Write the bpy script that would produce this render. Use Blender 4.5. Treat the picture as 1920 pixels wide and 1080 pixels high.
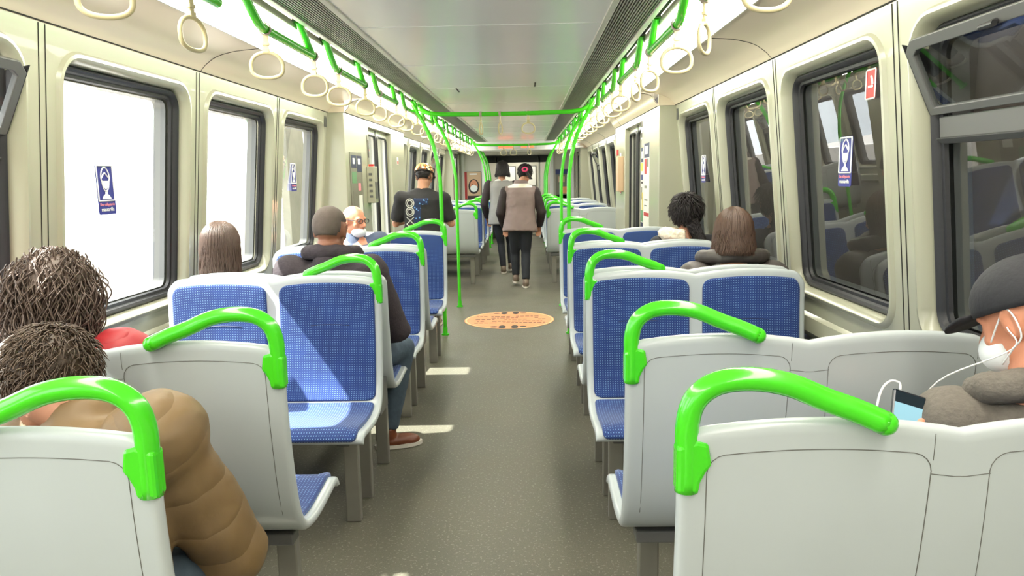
import bpy, bmesh, math, random
from math import sin, cos, pi, radians, sqrt, atan2
from mathutils import Vector, Matrix, Quaternion, noise
random.seed(7)
for o in list(bpy.data.objects): bpy.data.objects.remove(o)
SC = bpy.context.scene
COL = SC.collection

# ---------------------------------------------------------------- camera, world, sun, exposure
CAM = Vector((0.20, 0.0, 1.4259))
pit, yaw, rol = radians(-8.6211), radians(1.3134), radians(-1.0963)
Fv = Vector((-sin(yaw), cos(yaw), 0)); Rv = Vector((cos(yaw), sin(yaw), 0)); Uv = Vector((0, 0, 1))
Fv, Uv = cos(pit)*Fv + sin(pit)*Uv, cos(pit)*Uv - sin(pit)*Fv
Rv, Uv = cos(rol)*Rv + sin(rol)*Uv, cos(rol)*Uv - sin(rol)*Rv
cd = bpy.data.cameras.new('camera'); cam = bpy.data.objects.new('camera', cd); COL.objects.link(cam)
cd.sensor_width = 36; cd.lens = 1379.55/1920*36; cd.clip_start = 0.05; cd.clip_end = 300
M = Matrix((Rv, Uv, -Fv)).transposed().to_4x4(); M.translation = CAM; cam.matrix_world = M
SC.camera = cam
SC.view_settings.view_transform = 'Standard'; SC.view_settings.look = 'None'
SC.view_settings.gamma = 1; SC.view_settings.use_curve_mapping = False
SC.view_settings.exposure = 0.9
w = bpy.data.worlds.new('world'); SC.world = w; w.use_nodes = True
bg = w.node_tree.nodes['Background']; bg.inputs[0].default_value = (0.93, 0.97, 1.0, 1); bg.inputs[1].default_value = 3.2
sd = bpy.data.lights.new('sun', 'SUN'); sd.energy = 16; sd.angle = radians(0.6); sd.color = (1, .97, .9)
sun = bpy.data.objects.new('sun', sd); COL.objects.link(sun)
sun.rotation_mode = 'QUATERNION'; sun.rotation_quaternion = Vector((1.0, 0.16, -1.42)).to_track_quat('-Z', 'Y')
LIGHT_STRIP = 9.0

# ---------------------------------------------------------------- materials
MATS = {}
def lin(c): return tuple(((x/255)/12.92 if x <= 10 else ((x/255+.055)/1.055)**2.4) for x in c)
class NT:
    def __init__(s, m): s.m = m; s.t = m.node_tree; s.n = s.t.nodes; s.l = s.t.links; s.b = s.n['Principled BSDF']
    def node(s, ty, **k):
        n = s.n.new(ty)
        for a, v in k.items(): setattr(n, a, v)
        return n
    def math(s, op, a, b=None, c=None):
        n = s.n.new('ShaderNodeMath'); n.operation = op
        for i, x in enumerate((a, b, c)):
            if x is None: continue
            if isinstance(x, (int, float)): n.inputs[i].default_value = x
            else: s.l.new(x, n.inputs[i])
        return n.outputs[0]
    def mix(s, f, a, b):
        n = s.n.new('ShaderNodeMix'); n.data_type = 'RGBA'
        for i, x in ((0, f), (6, a), (7, b)):
            if isinstance(x, (int, float)): n.inputs[i].default_value = x
            elif isinstance(x, tuple): n.inputs[i].default_value = (*x[:3], 1)
            else: s.l.new(x, n.inputs[i])
        return n.outputs[2]
    def coords(s, kind='Object', scale=(1, 1, 1)):
        tc = s.n.new('ShaderNodeTexCoord'); mp = s.n.new('ShaderNodeMapping'); mp.inputs['Scale'].default_value = scale
        s.l.new(tc.outputs[kind], mp.inputs[0]); return mp.outputs[0]
    def noise(s, vec, sc, det=3, rough=.5):
        n = s.n.new('ShaderNodeTexNoise'); n.inputs['Scale'].default_value = sc; n.inputs['Detail'].default_value = det; n.inputs['Roughness'].default_value = rough
        s.l.new(vec, n.inputs['Vector']); return n.outputs['Fac']
    def ramp(s, f, a, b):
        n = s.n.new('ShaderNodeMapRange'); n.inputs[1].default_value = a; n.inputs[2].default_value = b; s.l.new(f, n.inputs[0]); return n.outputs[0]
    def bump(s, h, st, d=.01):
        n = s.n.new('ShaderNodeBump'); n.inputs['Strength'].default_value = st; n.inputs['Distance'].default_value = d
        s.l.new(h, n.inputs['Height']); s.l.new(n.outputs[0], s.b.inputs['Normal'])
def mat(name, c, rough=.5, metal=0., spec=.5, var=0., vscale=6, bump=0., bscale=60, coat=0.):
    m = bpy.data.materials.new(name); m.use_nodes = True; t = NT(m); b = t.b
    b.inputs['Roughness'].default_value = rough; b.inputs['Metallic'].default_value = metal
    b.inputs['Specular IOR Level'].default_value = spec; b.inputs['Coat Weight'].default_value = coat
    L = lin(c); b.inputs['Base Color'].default_value = (*L, 1)
    co = t.coords()
    if var > 0:
        f = t.noise(co, vscale, 4)
        t.l.new(t.mix(f, tuple(x*(1-var) for x in L), tuple(min(1, x*(1+var)) for x in L)), b.inputs['Base Color'])
    if bump > 0: t.bump(t.noise(co, bscale, 4), bump)
    MATS[name] = m; return m
mat('wall', (165, 164, 143), .26, var=.05, vscale=2, coat=.2)
mat('cove', (226, 211, 188), .3, var=.05, vscale=2)
mat('ceiling', (246, 243, 236), .2, var=.05, vscale=1.5)
mat('trim', (190, 188, 174), .35)
mat('seam', (92, 90, 84), .7)
mat('dark_gap', (30, 28, 24), .8)
mat('grille', (128, 126, 114), .45)
mat('rubber', (38, 38, 40), .45, bump=.1)
mat('frame_grey', (92, 92, 90), .4)
mat('shell', (180, 187, 187), .3, var=.05, vscale=5, coat=.15)
mat('shell_edge', (205, 204, 194), .3)
mat('green', (70, 206, 30), .22, coat=.5, var=.05)
mat('steel', (150, 148, 140), .38, metal=.7, var=.08, vscale=20)
mat('strap', (205, 192, 150), .4)
mat('collar', (176, 164, 152), .45)
mat('skin', (198, 142, 112), .5, var=.1, vscale=25, bump=.05)
mat('skin_dark', (150, 100, 76), .5, var=.1, vscale=25, bump=.05)
mat('skin_red', (206, 138, 106), .5, var=.12, vscale=25, bump=.05)
mat('black_cloth', (34, 34, 38), .8, var=.2, bump=.3, bscale=30)
mat('legging', (32, 35, 42), .75, var=.2, bump=.2, bscale=20)
mat('black_sleeve', (42, 32, 32), .75, var=.2, bump=.2, bscale=20)
mat('vest', (128, 112, 108), .6, var=.15, vscale=5, bump=.35, bscale=12)
mat('coat_grey', (150, 146, 140), .8, var=.25, vscale=30, bump=.4, bscale=40)
mat('hoodie', (58, 50, 54), .9, var=.35, vscale=120, bump=.3, bscale=80)
mat('sweater', (104, 98, 90), .95, var=.25, vscale=80, bump=.4, bscale=120)
mat('blue_jacket', (72, 82, 104), .7, var=.15, bump=.3, bscale=20)
mat('puffer_grey', (74, 68, 64), .55, var=.2, vscale=12, bump=.5, bscale=14)
mat('fur', (226, 212, 190), .95, var=.15, vscale=60, bump=.6, bscale=90)
mat('jeans', (66, 80, 92), .85, var=.25, vscale=40, bump=.2)
mat('brown_leather', (110, 58, 32), .45, var=.15)
mat('shoe_grey', (120, 104, 90), .6, var=.3, vscale=40)
mat('sole', (215, 208, 196), .6)
mat('hair_dark', (34, 27, 26), .5, var=.3, vscale=40)
mat('hair_brown', (84, 62, 48), .45, var=.4, vscale=50)
mat('hair_curly', (94, 78, 68), .5, var=.45, vscale=45)
mat('hair_grey', (84, 68, 54), .5, var=.5, vscale=50)
mat('hair_buzz', (92, 80, 72), .75, var=.35, vscale=30, bump=.4, bscale=300)
mat('hair_long', (78, 60, 50), .42, var=.35, vscale=40)
mat('white', (236, 236, 232), .5)
mat('paper', (225, 225, 216), .6, var=.05)
mat('blue_ink', (38, 42, 124), .45)
mat('dark_blue', (24, 34, 70), .5)
mat('pink_ink', (232, 140, 150), .5)
mat('red_ink', (180, 42, 40), .5)
mat('orange', (232, 150, 102), .5, var=.12, vscale=12)
mat('orange_light', (238, 196, 140), .5)
mat('ink', (50, 40, 36), .6)
mat('yellow_ink', (210, 190, 70), .5)
mat('green_ink', (96, 140, 100), .5)
mat('photo_grey', (120, 118, 104), .5, var=.3, vscale=8)
mat('photo_tan', (196, 166, 134), .5)
mat('mask_white', (228, 232, 232), .7)
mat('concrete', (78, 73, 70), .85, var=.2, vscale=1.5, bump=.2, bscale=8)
mat('concrete_light', (228, 224, 218), .8, var=.06, vscale=1.2)
mat('gravel', (205, 198, 192), .9, var=.3, vscale=12)
mat('phone', (26, 38, 46), .2)
mat('door', (190, 188, 176), .3)
mat('pink_band', (214, 60, 110), .6)
mat('navy', (40, 50, 110), .5)
def special():
    # blue moquette with a woven grid of pale dots
    m = mat('seat_blue', (38, 78, 160), .85); t = NT(m)
    co = t.coords('UV'); sp = t.node('ShaderNodeSeparateXYZ'); t.l.new(co, sp.inputs[0])
    def fr(x, per): return t.math('ABSOLUTE', t.math('SUBTRACT', t.math('FRACT', t.math('MULTIPLY', x, 1/per)), .5))
    fx, fy = fr(sp.outputs[0], .0105), fr(sp.outputs[1], .0105)
    dot = t.math('MULTIPLY', t.math('LESS_THAN', fx, .17), t.math('LESS_THAN', fy, .17))
    wv = t.math('MAXIMUM', t.math('LESS_THAN', fx, .1), t.math('LESS_THAN', fy, .1))
    n = t.noise(co, 5, 3)
    base = t.mix(n, lin((8, 28, 76)), lin((32, 70, 144)))
    c2 = t.mix(t.math('MULTIPLY', wv, .4), base, lin((8, 26, 76)))
    c3 = t.mix(t.math('MULTIPLY', dot, .75), c2, lin((120, 160, 210)))
    t.l.new(c3, t.b.inputs['Base Color']); t.bump(t.math('ADD', fx, fy), .15, .002)
    t.b.inputs['Sheen Weight'].default_value = .25
    # speckled vinyl floor
    m = mat('floor', (112, 112, 102), .25); t = NT(m); co = t.coords()
    a = t.noise(co, 2.2, 5); b_ = t.noise(co, 240, 2); c_ = t.noise(co, 90, 3)
    base = t.mix(a, lin((82, 81, 70)), lin((108, 104, 88)))
    base = t.mix(t.math('MULTIPLY', t.math('LESS_THAN', b_, .40), .55), base, lin((64, 62, 60)))
    base = t.mix(t.math('MULTIPLY', t.math('GREATER_THAN', c_, .62), .35), base, lin((165, 163, 150)))
    t.l.new(base, t.b.inputs['Base Color']); t.l.new(t.ramp(a, -1.2, 2.2), t.b.inputs['Roughness'])
    # quilted jackets: seams run round the body
    for nm, c, fq, amp in (('puffer_tan', (122, 98, 64), 10, .5), ('puffer_red', (158, 32, 38), 16, .5)):
        m = mat(nm, c, .55); t = NT(m); co = t.coords(); sp = t.node('ShaderNodeSeparateXYZ'); t.l.new(co, sp.inputs[0])
        n = t.noise(co, 3.5, 3)
        k = t.math('ADD', t.math('MULTIPLY', sp.outputs[2], fq), t.math('ADD', t.math('MULTIPLY', sp.outputs[1], -fq*.45), t.math('MULTIPLY', n, 1.3)))
        h = t.math('ABSOLUTE', t.math('SUBTRACT', t.math('FRACT', k), .5))
        h = t.math('SUBTRACT', 1, t.math('POWER', t.math('MULTIPLY', h, 2), 5))
        h = t.math('ADD', h, t.math('MULTIPLY', t.noise(co, 30, 3), .45))
        t.bump(h, .3, .009)
        L = lin(c); t.l.new(t.mix(n, tuple(x*.85 for x in L), tuple(x*1.12 for x in L)), t.b.inputs['Base Color'])
    # floral cap
    m = mat('cap_floral', (200, 150, 80), .7); t = NT(m); co = t.coords()
    v = t.node('ShaderNodeTexVoronoi'); v.inputs['Scale'].default_value = 55; t.l.new(co, v.inputs['Vector'])
    r = t.node('ShaderNodeValToRGB'); r.color_ramp.interpolation = 'CONSTANT'
    e = r.color_ramp.elements; e[0].color = (*lin((235, 225, 200)), 1); e[1].position = .3; e[1].color = (*lin((200, 120, 30)), 1)
    for p, c in ((.5, (60, 50, 30)), (.65, (225, 180, 90)), (.85, (120, 70, 30))):
        q = e.new(p); q.color = (*lin(c), 1)
    sp = t.node('ShaderNodeSeparateColor'); t.l.new(v.outputs['Color'], sp.inputs[0]); t.l.new(sp.outputs[0], r.inputs[0]); t.l.new(r.outputs[0], t.b.inputs['Base Color'])
    # emissive ceiling diffuser
    m = mat('diffuser', (255, 250, 225), .5); t = NT(m)
    t.b.inputs['Emission Color'].default_value = (1, .96, .86, 1); t.b.inputs['Emission Strength'].default_value = LIGHT_STRIP
    m = mat('sign_glow', (200, 60, 40), .5); t = NT(m)
    t.b.inputs['Emission Color'].default_value = (1, .12, .05, 1); t.b.inputs['Emission Strength'].default_value = 1.6
    m = mat('screen', (90, 130, 140), .3); t = NT(m)
    t.b.inputs['Emission Color'].default_value = (.25, .42, .5, 1); t.b.inputs['Emission Strength'].default_value = .6
    # window glass
    m = bpy.data.materials.new('glass'); m.use_nodes = True; n = m.node_tree.nodes; l = m.node_tree.links
    n.remove(n['Principled BSDF']); o = n['Material Output']
    tr = n.new('ShaderNodeBsdfTransparent'); tr.inputs[0].default_value = (.86, .9, .9, 1)
    gl = n.new('ShaderNodeBsdfGlossy'); gl.inputs['Roughness'].default_value = .0; gl.inputs[0].default_value = (1, 1, 1, 1)
    ge = n.new('ShaderNodeNewGeometry'); dt = n.new('ShaderNodeVectorMath'); dt.operation = 'DOT_PRODUCT'; l.new(ge.outputs['Normal'], dt.inputs[0]); l.new(ge.outputs['Incoming'], dt.inputs[1])
    def mm(op, a, b):
        q = n.new('ShaderNodeMath'); q.operation = op
        for i, x in enumerate((a, b)):
            if isinstance(x, (int, float)): q.inputs[i].default_value = x
            elif x is not None: l.new(x, q.inputs[i])
        return q.outputs[0]
    fr = mm('ADD', mm('MULTIPLY', mm('POWER', mm('SUBTRACT', 1, mm('ABSOLUTE', dt.outputs['Value'], None)), 4.5), .9), .055)
    mx = n.new('ShaderNodeMixShader'); l.new(fr, mx.inputs[0]); l.new(tr.outputs[0], mx.inputs[1]); l.new(gl.outputs[0], mx.inputs[2]); l.new(mx.outputs[0], o.inputs[0])
    MATS['glass'] = m
    # black t-shirt with ring lettering and a blue starry print on its back
    m = mat('shirt', (38, 37, 38), .8, bump=.3, bscale=18); t = NT(m); co = t.coords(); sp = t.node('ShaderNodeSeparateXYZ'); t.l.new(co, sp.inputs[0])
    X, Y, Z = sp.outputs
    back = t.math('LESS_THAN', Y, .0)
    def ring(cx, cz):
        d = t.math('SQRT', t.math('ADD', t.math('POWER', t.math('SUBTRACT', X, cx), 2), t.math('POWER', t.math('SUBTRACT', Z, cz), 2)))
        a = t.math('LESS_THAN', t.math('ABSOLUTE', t.math('SUBTRACT', d, .040)), .0045)
        b = t.math('LESS_THAN', t.math('ABSOLUTE', t.math('SUBTRACT', d, .025)), .004)
        return t.math('MAXIMUM', a, b)
    r1, r2 = ring(-.105, 1.195), ring(-.105, 1.115)
    zz = t.math('ABSOLUTE', t.math('SUBTRACT', t.math('FRACT', t.math('MULTIPLY', Z, 16)), .5))
    dx = t.math('SUBTRACT', t.math('ABSOLUTE', t.math('ADD', X, .105)), t.math('MULTIPLY', zz, .07))
    zig = t.math('LESS_THAN', t.math('ABSOLUTE', dx), .006)
    zig = t.math('MULTIPLY', zig, t.math('MULTIPLY', t.math('LESS_THAN', Z, 1.065), t.math('GREATER_THAN', Z, .84)))
    wm = t.math('MULTIPLY', t.math('MAXIMUM', t.math('MAXIMUM', r1, r2), zig), back)
    v = t.node('ShaderNodeTexVoronoi'); v.inputs['Scale'].default_value = 38; t.l.new(co, v.inputs['Vector'])
    star = t.math('LESS_THAN', v.outputs['Distance'], .28)
    reg1 = t.math('MULTIPLY', t.math('LESS_THAN', t.math('ABSOLUTE', t.math('ADD', X, .035)), .035), t.math('MULTIPLY', t.math('GREATER_THAN', Z, .95), t.math('LESS_THAN', Z, 1.24)))
    reg2 = t.math('MULTIPLY', t.math('LESS_THAN', t.math('ABSOLUTE', t.math('SUBTRACT', X, .0)), .07), t.math('MULTIPLY', t.math('GREATER_THAN', Z, 1.18), t.math('LESS_THAN', Z, 1.24)))
    reg = t.math('MULTIPLY', t.math('MAXIMUM', reg1, reg2), back)
    c = t.mix(t.math('MULTIPLY', reg, .7), lin((38, 37, 38)), lin((34, 54, 96)))
    c = t.mix(t.math('MULTIPLY', reg, star), c, lin((110, 160, 220)))
    c = t.mix(t.math('MULTIPLY', wm, .8), c, lin((215, 215, 205)))
    t.l.new(c, t.b.inputs['Base Color'])
special()

# ---------------------------------------------------------------- mesh helpers
class MB:
    def __init__(s): s.v = []; s.f = []; s.uv = None
    def add(s, vs, fs):
        o = len(s.v); s.v += [tuple(v) for v in vs]; s.f += [tuple(i+o for i in f) for f in fs]; return s
    def box(s, x0, x1, y0, y1, z0, z1):
        x0, x1 = sorted((x0, x1)); y0, y1 = sorted((y0, y1)); z0, z1 = sorted((z0, z1))
        return s.add([(x0,y0,z0),(x1,y0,z0),(x1,y1,z0),(x0,y1,z0),(x0,y0,z1),(x1,y0,z1),(x1,y1,z1),(x0,y1,z1)],
                     [(0,3,2,1),(4,5,6,7),(0,1,5,4),(1,2,6,5),(2,3,7,6),(3,0,4,7)])
    def tube(s, pts, r, n=10, closed=False, cap=True, flat=None):
        pts = [Vector(p) for p in pts]; m = len(pts)
        rs = r if isinstance(r, (list, tuple)) else [r]*m
        T = []
        for i in range(m):
            a = pts[(i-1) % m] if (closed or i) else pts[0]; b = pts[(i+1) % m] if (closed or i < m-1) else pts[-1]
            T.append((b-a).normalized() if (b-a).length > 1e-9 else Vector((0, 0, 1)))
        ref = Vector((0, 0, 1)) if abs(T[0].z) < .9 else Vector((1, 0, 0))
        N = (ref - T[0]*ref.dot(T[0])).normalized(); vs = []
        for i in range(m):
            if i: 
                q = T[i-1].rotation_difference(T[i]); N = (q @ N); N = (N - T[i]*N.dot(T[i])).normalized()
            B = T[i].cross(N)
            fl = flat or (1, 1)
            for k in range(n):
                a = 2*pi*k/n; vs.append(pts[i] + (N*cos(a)*fl[0] + B*sin(a)*fl[1])*rs[i])
        fs = []
        for i in range(m if closed else m-1):
            for k in range(n):
                j = (i+1) % m
                fs.append((i*n+k, i*n+(k+1) % n, j*n+(k+1) % n, j*n+k))
        if cap and not closed: fs += [tuple(reversed(range(n))), tuple(range((m-1)*n, m*n))]
        return s.add(vs, fs)
    def ball(s, c, r, nu=16, nv=10, rot=None, fn=None):
        c = Vector(c); r = (r, r, r) if isinstance(r, (int, float)) else r; vs = []
        for j in range(nv+1):
            th = pi*j/nv
            for i in range(nu):
                a = 2*pi*i/nu; p = Vector((sin(th)*cos(a)*r[0], sin(th)*sin(a)*r[1], cos(th)*r[2]))
                if fn: p = fn(p)
                if rot: p = rot @ p
                vs.append(c+p)
        fs = [(j*nu+i, (j+1)*nu+i, (j+1)*nu+(i+1) % nu, j*nu+(i+1) % nu) for j in range(nv) for i in range(nu)]
        return s.add(vs, fs)
    def poly(s, pts, th=0.0, n=None):
        # flat polygon, extruded by th along n
        k = len(pts); pts = [Vector(p) for p in pts]
        if th == 0: return s.add(pts, [tuple(range(k))])
        n = Vector(n).normalized()*th
        return s.add(pts + [p+n for p in pts], [tuple(reversed(range(k))), tuple(range(k, 2*k))] + [(i, (i+1) % k, k+(i+1) % k, k+i) for i in range(k)])
    def build(s, name, m, parent=None, smooth=False, bevel=0, loc=None, weld=True, mods=None):
        me = bpy.data.meshes.new(name); me.from_pydata(s.v, [], s.f)
        if s.uv:
            u = me.uv_layers.new(name='UVMap')
            for lp in me.loops: u.data[lp.index].uv = s.uv[lp.vertex_index]
        elif weld:
            bm = bmesh.new(); bm.from_mesh(me); bmesh.ops.remove_doubles(bm, verts=bm.verts, dist=1e-5)
            bmesh.ops.recalc_face_normals(bm, faces=bm.faces); bm.to_mesh(me); bm.free()
        me.materials.append(MATS[m] if isinstance(m, str) else m)
        if smooth: me.polygons.foreach_set('use_smooth', [True]*len(me.polygons)); 
        if smooth == 'auto': me.set_sharp_from_angle(angle=radians(40))
        o = bpy.data.objects.new(name, me); COL.objects.link(o)
        if parent: o.parent = parent
        if loc: o.location = loc
        if bevel:
            b = o.modifiers.new('bevel', 'BEVEL'); b.width = bevel; b.segments = 2; b.limit_method = 'ANGLE'; b.angle_limit = radians(40)
        return o
def tag(o, label=None, cat=None, group=None, kind=None):
    for k, v in (('label', label), ('category', cat), ('group', group), ('kind', kind)):
        if v: o[k] = v
    return o
def struct(o, label=None):
    o['kind'] = 'structure'
    if label: o['label'] = label
    return o
def empty(name, loc=(0, 0, 0), rz=0, label=None, cat=None, group=None):
    o = bpy.data.objects.new(name, None); COL.objects.link(o); o.location = loc; o.rotation_euler = (0, 0, rz); o.empty_display_size = .1
    return tag(o, label, cat, group)
def copy_tree(o, parent=None):
    c = o.copy(); COL.objects.link(c); c.parent = parent
    for ch in o.children: copy_tree(ch, c)
    return c
def spline(pts, n=6):
    pts = [Vector(p) for p in pts]; out = []
    P = [2*pts[0]-pts[1]] + pts + [2*pts[-1]-pts[-2]]
    for i in range(1, len(P)-2):
        a, b, c, d = P[i-1], P[i], P[i+1], P[i+2]
        for k in range(n):
            t = k/n
            out.append(.5*((2*b) + (c-a)*t + (2*a-5*b+4*c-d)*t*t + (3*b-a-3*c+d)*t*t*t))
    out.append(pts[-1]); return out
def bend(pts, r, n=6):
    # polyline with rounded corners
    pts = [Vector(p) for p in pts]; out = [pts[0]]
    for i in range(1, len(pts)-1):
        a, b, c = pts[i-1], pts[i], pts[i+1]
        d1 = (a-b); d2 = (c-b); rr = min(r, d1.length*.49, d2.length*.49)
        p, q = b+d1.normalized()*rr, b+d2.normalized()*rr
        for k in range(n+1):
            t = k/n; out.append((1-t)**2*p + 2*t*(1-t)*b + t*t*q)
    out.append(pts[-1]); return out
def rrect(y0, y1, z0, z1, r, n=6):
    out = []
    for cy, cz, a0 in ((y1-r, z1-r, 0), (y0+r, z1-r, 90), (y0+r, z0+r, 180), (y1-r, z0+r, 270)):
        for k in range(n+1):
            a = radians(a0+90*k/n); out.append((cy+r*cos(a), cz+r*sin(a)))
    return out   # anticlockwise from (y1, top) corner

# ---------------------------------------------------------------- the car body
ZS = 1.953                       # height of the seam between wall and ceiling cove
LEAN = .098
def wx(z): return 1.378 + LEAN*(ZS-max(z, .55))
P0, PITCH = 5.955, 1.16
def wall_panels(side, starts, pitch, name):
    mb = MB(); sx = side
    for ys in starts:
        a, b = ys, ys+pitch
        hole = rrect(a+.09, b-.10, .87, 1.87, .11)
        n = len(hole); k = n//4
        def pt(y, z, d): return (sx*(wx(z)+d), y, z)
        outer = []
        cy, cz = (a+b)/2, 1.37
        for i, (y, z) in enumerate(hole):
            q = i//k
            outer.append(((b, ZS), (a, ZS), (a, .78), (b, .78))[q])
        loops = [[pt(y, z, 0) for y, z in outer]]
        def shr(e): return rrect(a+.09+e, b-.10-e, .87+e, 1.87-e, max(.11-e, .03))
        for e, d in ((-.022, 0), (-.012, -.012), (0, -.014), (.012, -.004), (.022, .03), (.026, .06)):
            loops.append([pt(y, z, d) for y, z in shr(e)])
        for i in range(len(loops)-1):
            A, B = loops[i], loops[i+1]
            mb.add(A+B, [(j, (j+1) % n, n+(j+1) % n, n+j) for j in range(n)])
        # joint grooves
    # lower wall with heater ledge down to the floor
    y0, y1 = starts[0], starts[-1]+pitch
    prof = [(wx(.78), .78), (wx(.78)-.015, .765), (wx(.78)-.02, .70), (wx(.6), .66), (wx(.6)+.0, .0)]
    for (xa, za), (xb, zb) in zip(prof, prof[1:]):
        mb.add([(sx*xa, y0, za), (sx*xb, y0, zb), (sx*xb, y1, zb), (sx*xa, y1, za)], [(0, 1, 2, 3)])
    o = mb.build(name, 'wall', smooth='auto'); struct(o, 'cream moulded wall with window openings'); return o
def joint_lines(side, ys, parent):
    mb = MB()
    for y in ys:
        for dy in (-.017, .017):
            p = [(side*(wx(z)-.0005), y+dy, z) for z in (.79, 1.3, ZS-.003)]
            mb.tube(p, .0022, 5)
    o = mb.build('panel_joint', 'dark_gap', parent); return o
bay1 = [P0-PITCH*k for k in range(10, 0, -1)]
B2a, B2b, N2 = 8.83, 14.6, 5
P2 = (B2b-B2a)/N2
bay2 = [B2a+P2*k for k in range(N2)]
STICK = []
wn = 0
def window(side, a, pitch, hopper=False, tall=True):
    global wn
    wn += 1; b = a+pitch
    root = empty('window_%d' % wn, (side*wx(1.37), (a+b)/2, 1.37)); root['kind'] = 'structure'
    R = Vector(root.location)
    def L(y, z, d): return Vector((side*(wx(z)+d), y, z)) - R
    def loopmesh(specs, name, m, parent=root):
        mb = MB(); loops = []
        for e, d in specs:
            loops.append([L(y, z, d) for y, z in rrect(a+.09+e, b-.10-e, .87+e, 1.87-e, max(.11-e, .03))])
        n = len(loops[0])
        for A, B in zip(loops, loops[1:]): mb.add(A+B, [(j, (j+1) % n, n+(j+1) % n, n+j) for j in range(n)])
        return mb.build(name, m, parent, smooth='auto')
    loopmesh([(.024, .05), (.024, .035), (.034, .028), (.044, .034), (.05, .05), (.062, .052), (.066, .064)], 'window_frame', 'rubber')
    loopmesh([(.0, .062), (.02, .13), (.07, .13), (.07, .075)], 'outer_frame', 'frame_grey')
    zt = 1.81
    if hopper:
        zb = 1.55
        mb = MB(); mb.poly([L(a+.15, zb-.035, .04), L(b-.16, zb-.035, .04), L(b-.16, zb+.03, .04), L(a+.15, zb+.03, .04)], .035, (side, 0, 0))
        mb.poly([L(a+.14, zb-.05, .05), L(b-.15, zb-.05, .05), L(b-.15, zb-.035, .03), L(a+.14, zb-.035, .03)], .03, (side, 0, 0))
        mb.build('transom', 'frame_grey', root, bevel=.004)
        # inward tilted vent sash hinged on the transom
        H0, H1 = L(a+.12, zb+.035, .03), L(b-.13, zb+.035, .03)
        up = Vector((-side*.42, 0, .9)).normalized()*.24; nrm = Vector((side*.9, 0, .42)).normalized()
        def q(t, s_, off=0): return H0.lerp(H1, t) + up*s_ + nrm*off
        fr = MB(); o1 = [q(*p) for p in ((0, 0), (1, 0), (1, .86), (.95, 1), (.05, 1), (0, .86))]
        i1 = [q(*p) for p in ((.04, .1), (.96, .1), (.96, .80), (.93, .86), (.07, .86), (.04, .80))]
        n = 6
        fr.add(o1+i1+[p+nrm*.02 for p in o1]+[p+nrm*.02 for p in i1],
               [(j, (j+1) % n, n+(j+1) % n, n+j) for j in range(n)] + [(2*n+j, 3*n+j, 3*n+(j+1) % n, 2*n+(j+1) % n) for j in range(n)]
               + [(j, 2*n+j, 2*n+(j+1) % n, (j+1) % n) for j in range(n)] + [(n+j, n+(j+1) % n, 3*n+(j+1) % n, 3*n+j) for j in range(n)])
        sash = fr.build('vent_sash', 'frame_grey', root, bevel=.003)
        MB().poly([p+nrm*.01 for p in i1]).build('vent_pane', 'glass', sash)
        for t in (0, 1):
            c = MB(); c.poly([q(t, .02), q(t, .98), q(t, .9) + Vector((side*.09, 0, .0))], .004, (0, 1 if t == 0 else -1, 0)); c.build('side_cheek', 'rubber', sash)
        k = MB(); k.tube([q(.5, .9, -.005), q(.5, .9, -.03)], .008); k.tube([q(.47, .9, -.03), q(.53, .9, -.03)], .008); k.build('latch', 'rubber', sash)
        zt = zb-.02
    y0, y1, z0, z1 = a+.135, b-.145, .915, zt
    mb = MB(); mb.add([L(y0, z0, .072), L(y1, z0, .072), L(y1, z1, .072), L(y0, z1, .072)], [(0, 1, 2, 3)])
    mb.build('pane', 'glass', root)
    return root
for side in (-1, 1):
    nm = 'left' if side < 0 else 'right'
    wl = wall_panels(side, bay1, PITCH, 'wall_'+nm); joint_lines(side, bay1[1:], wl)
    wl2 = wall_panels(side, bay2, P2, 'wall_'+nm); joint_lines(side, bay2[1:], wl2)
    for i, a in enumerate(bay1): window(side, a, PITCH, hopper=abs(a-(P0-4*PITCH)) < .1)
    for i, a in enumerate(bay2): window(side, a, P2, hopper=(i in (3,)))
    # vestibule returns and door pocket walls
    xv = 1.25
    def ret(y0, y1):       # wall between y0 and y1 at x = +-1.25 with return faces outwards
        mb = MB()
        mb.box(side*xv, side*(xv+.30), y0, y1, 0, 1.957)
        o = mb.build('wall_'+nm, 'wall', bevel=.006); return struct(o)
    ret(P0, 6.865); ret(8.005, 8.83); ret(14.6, 14.95); ret(15.95, 16.25)
    MB().box(side*xv, side*(xv+.3), 6.865, 8.005, 1.90, 1.957).build('wall_'+nm, 'wall')['kind'] = 'structure'
    MB().box(side*xv, side*(xv+.3), 14.95, 15.95, 1.90, 1.957).build('wall_'+nm, 'wall')['kind'] = 'structure'
    for y in (P0, 8.83, 14.6):
        v = MB(); yy = y-.0
        if y == P0:
            for k in range(3): v.box(side*(wx(1.9)-.004), side*(wx(1.9)+.004), y-.085+k*.024, y-.073+k*.024, 1.84, 1.925)
            tag(v.build('slotted_vent', 'frame_grey'), 'small three slot grey vent at the end of the %s wall' % nm, 'vent')
# rear end of the car behind the camera
struct(MB().box(-1.6, 1.6, bay1[0]-.06, bay1[0], 0, 2.2).build('wall_rear', 'wall'))
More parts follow.
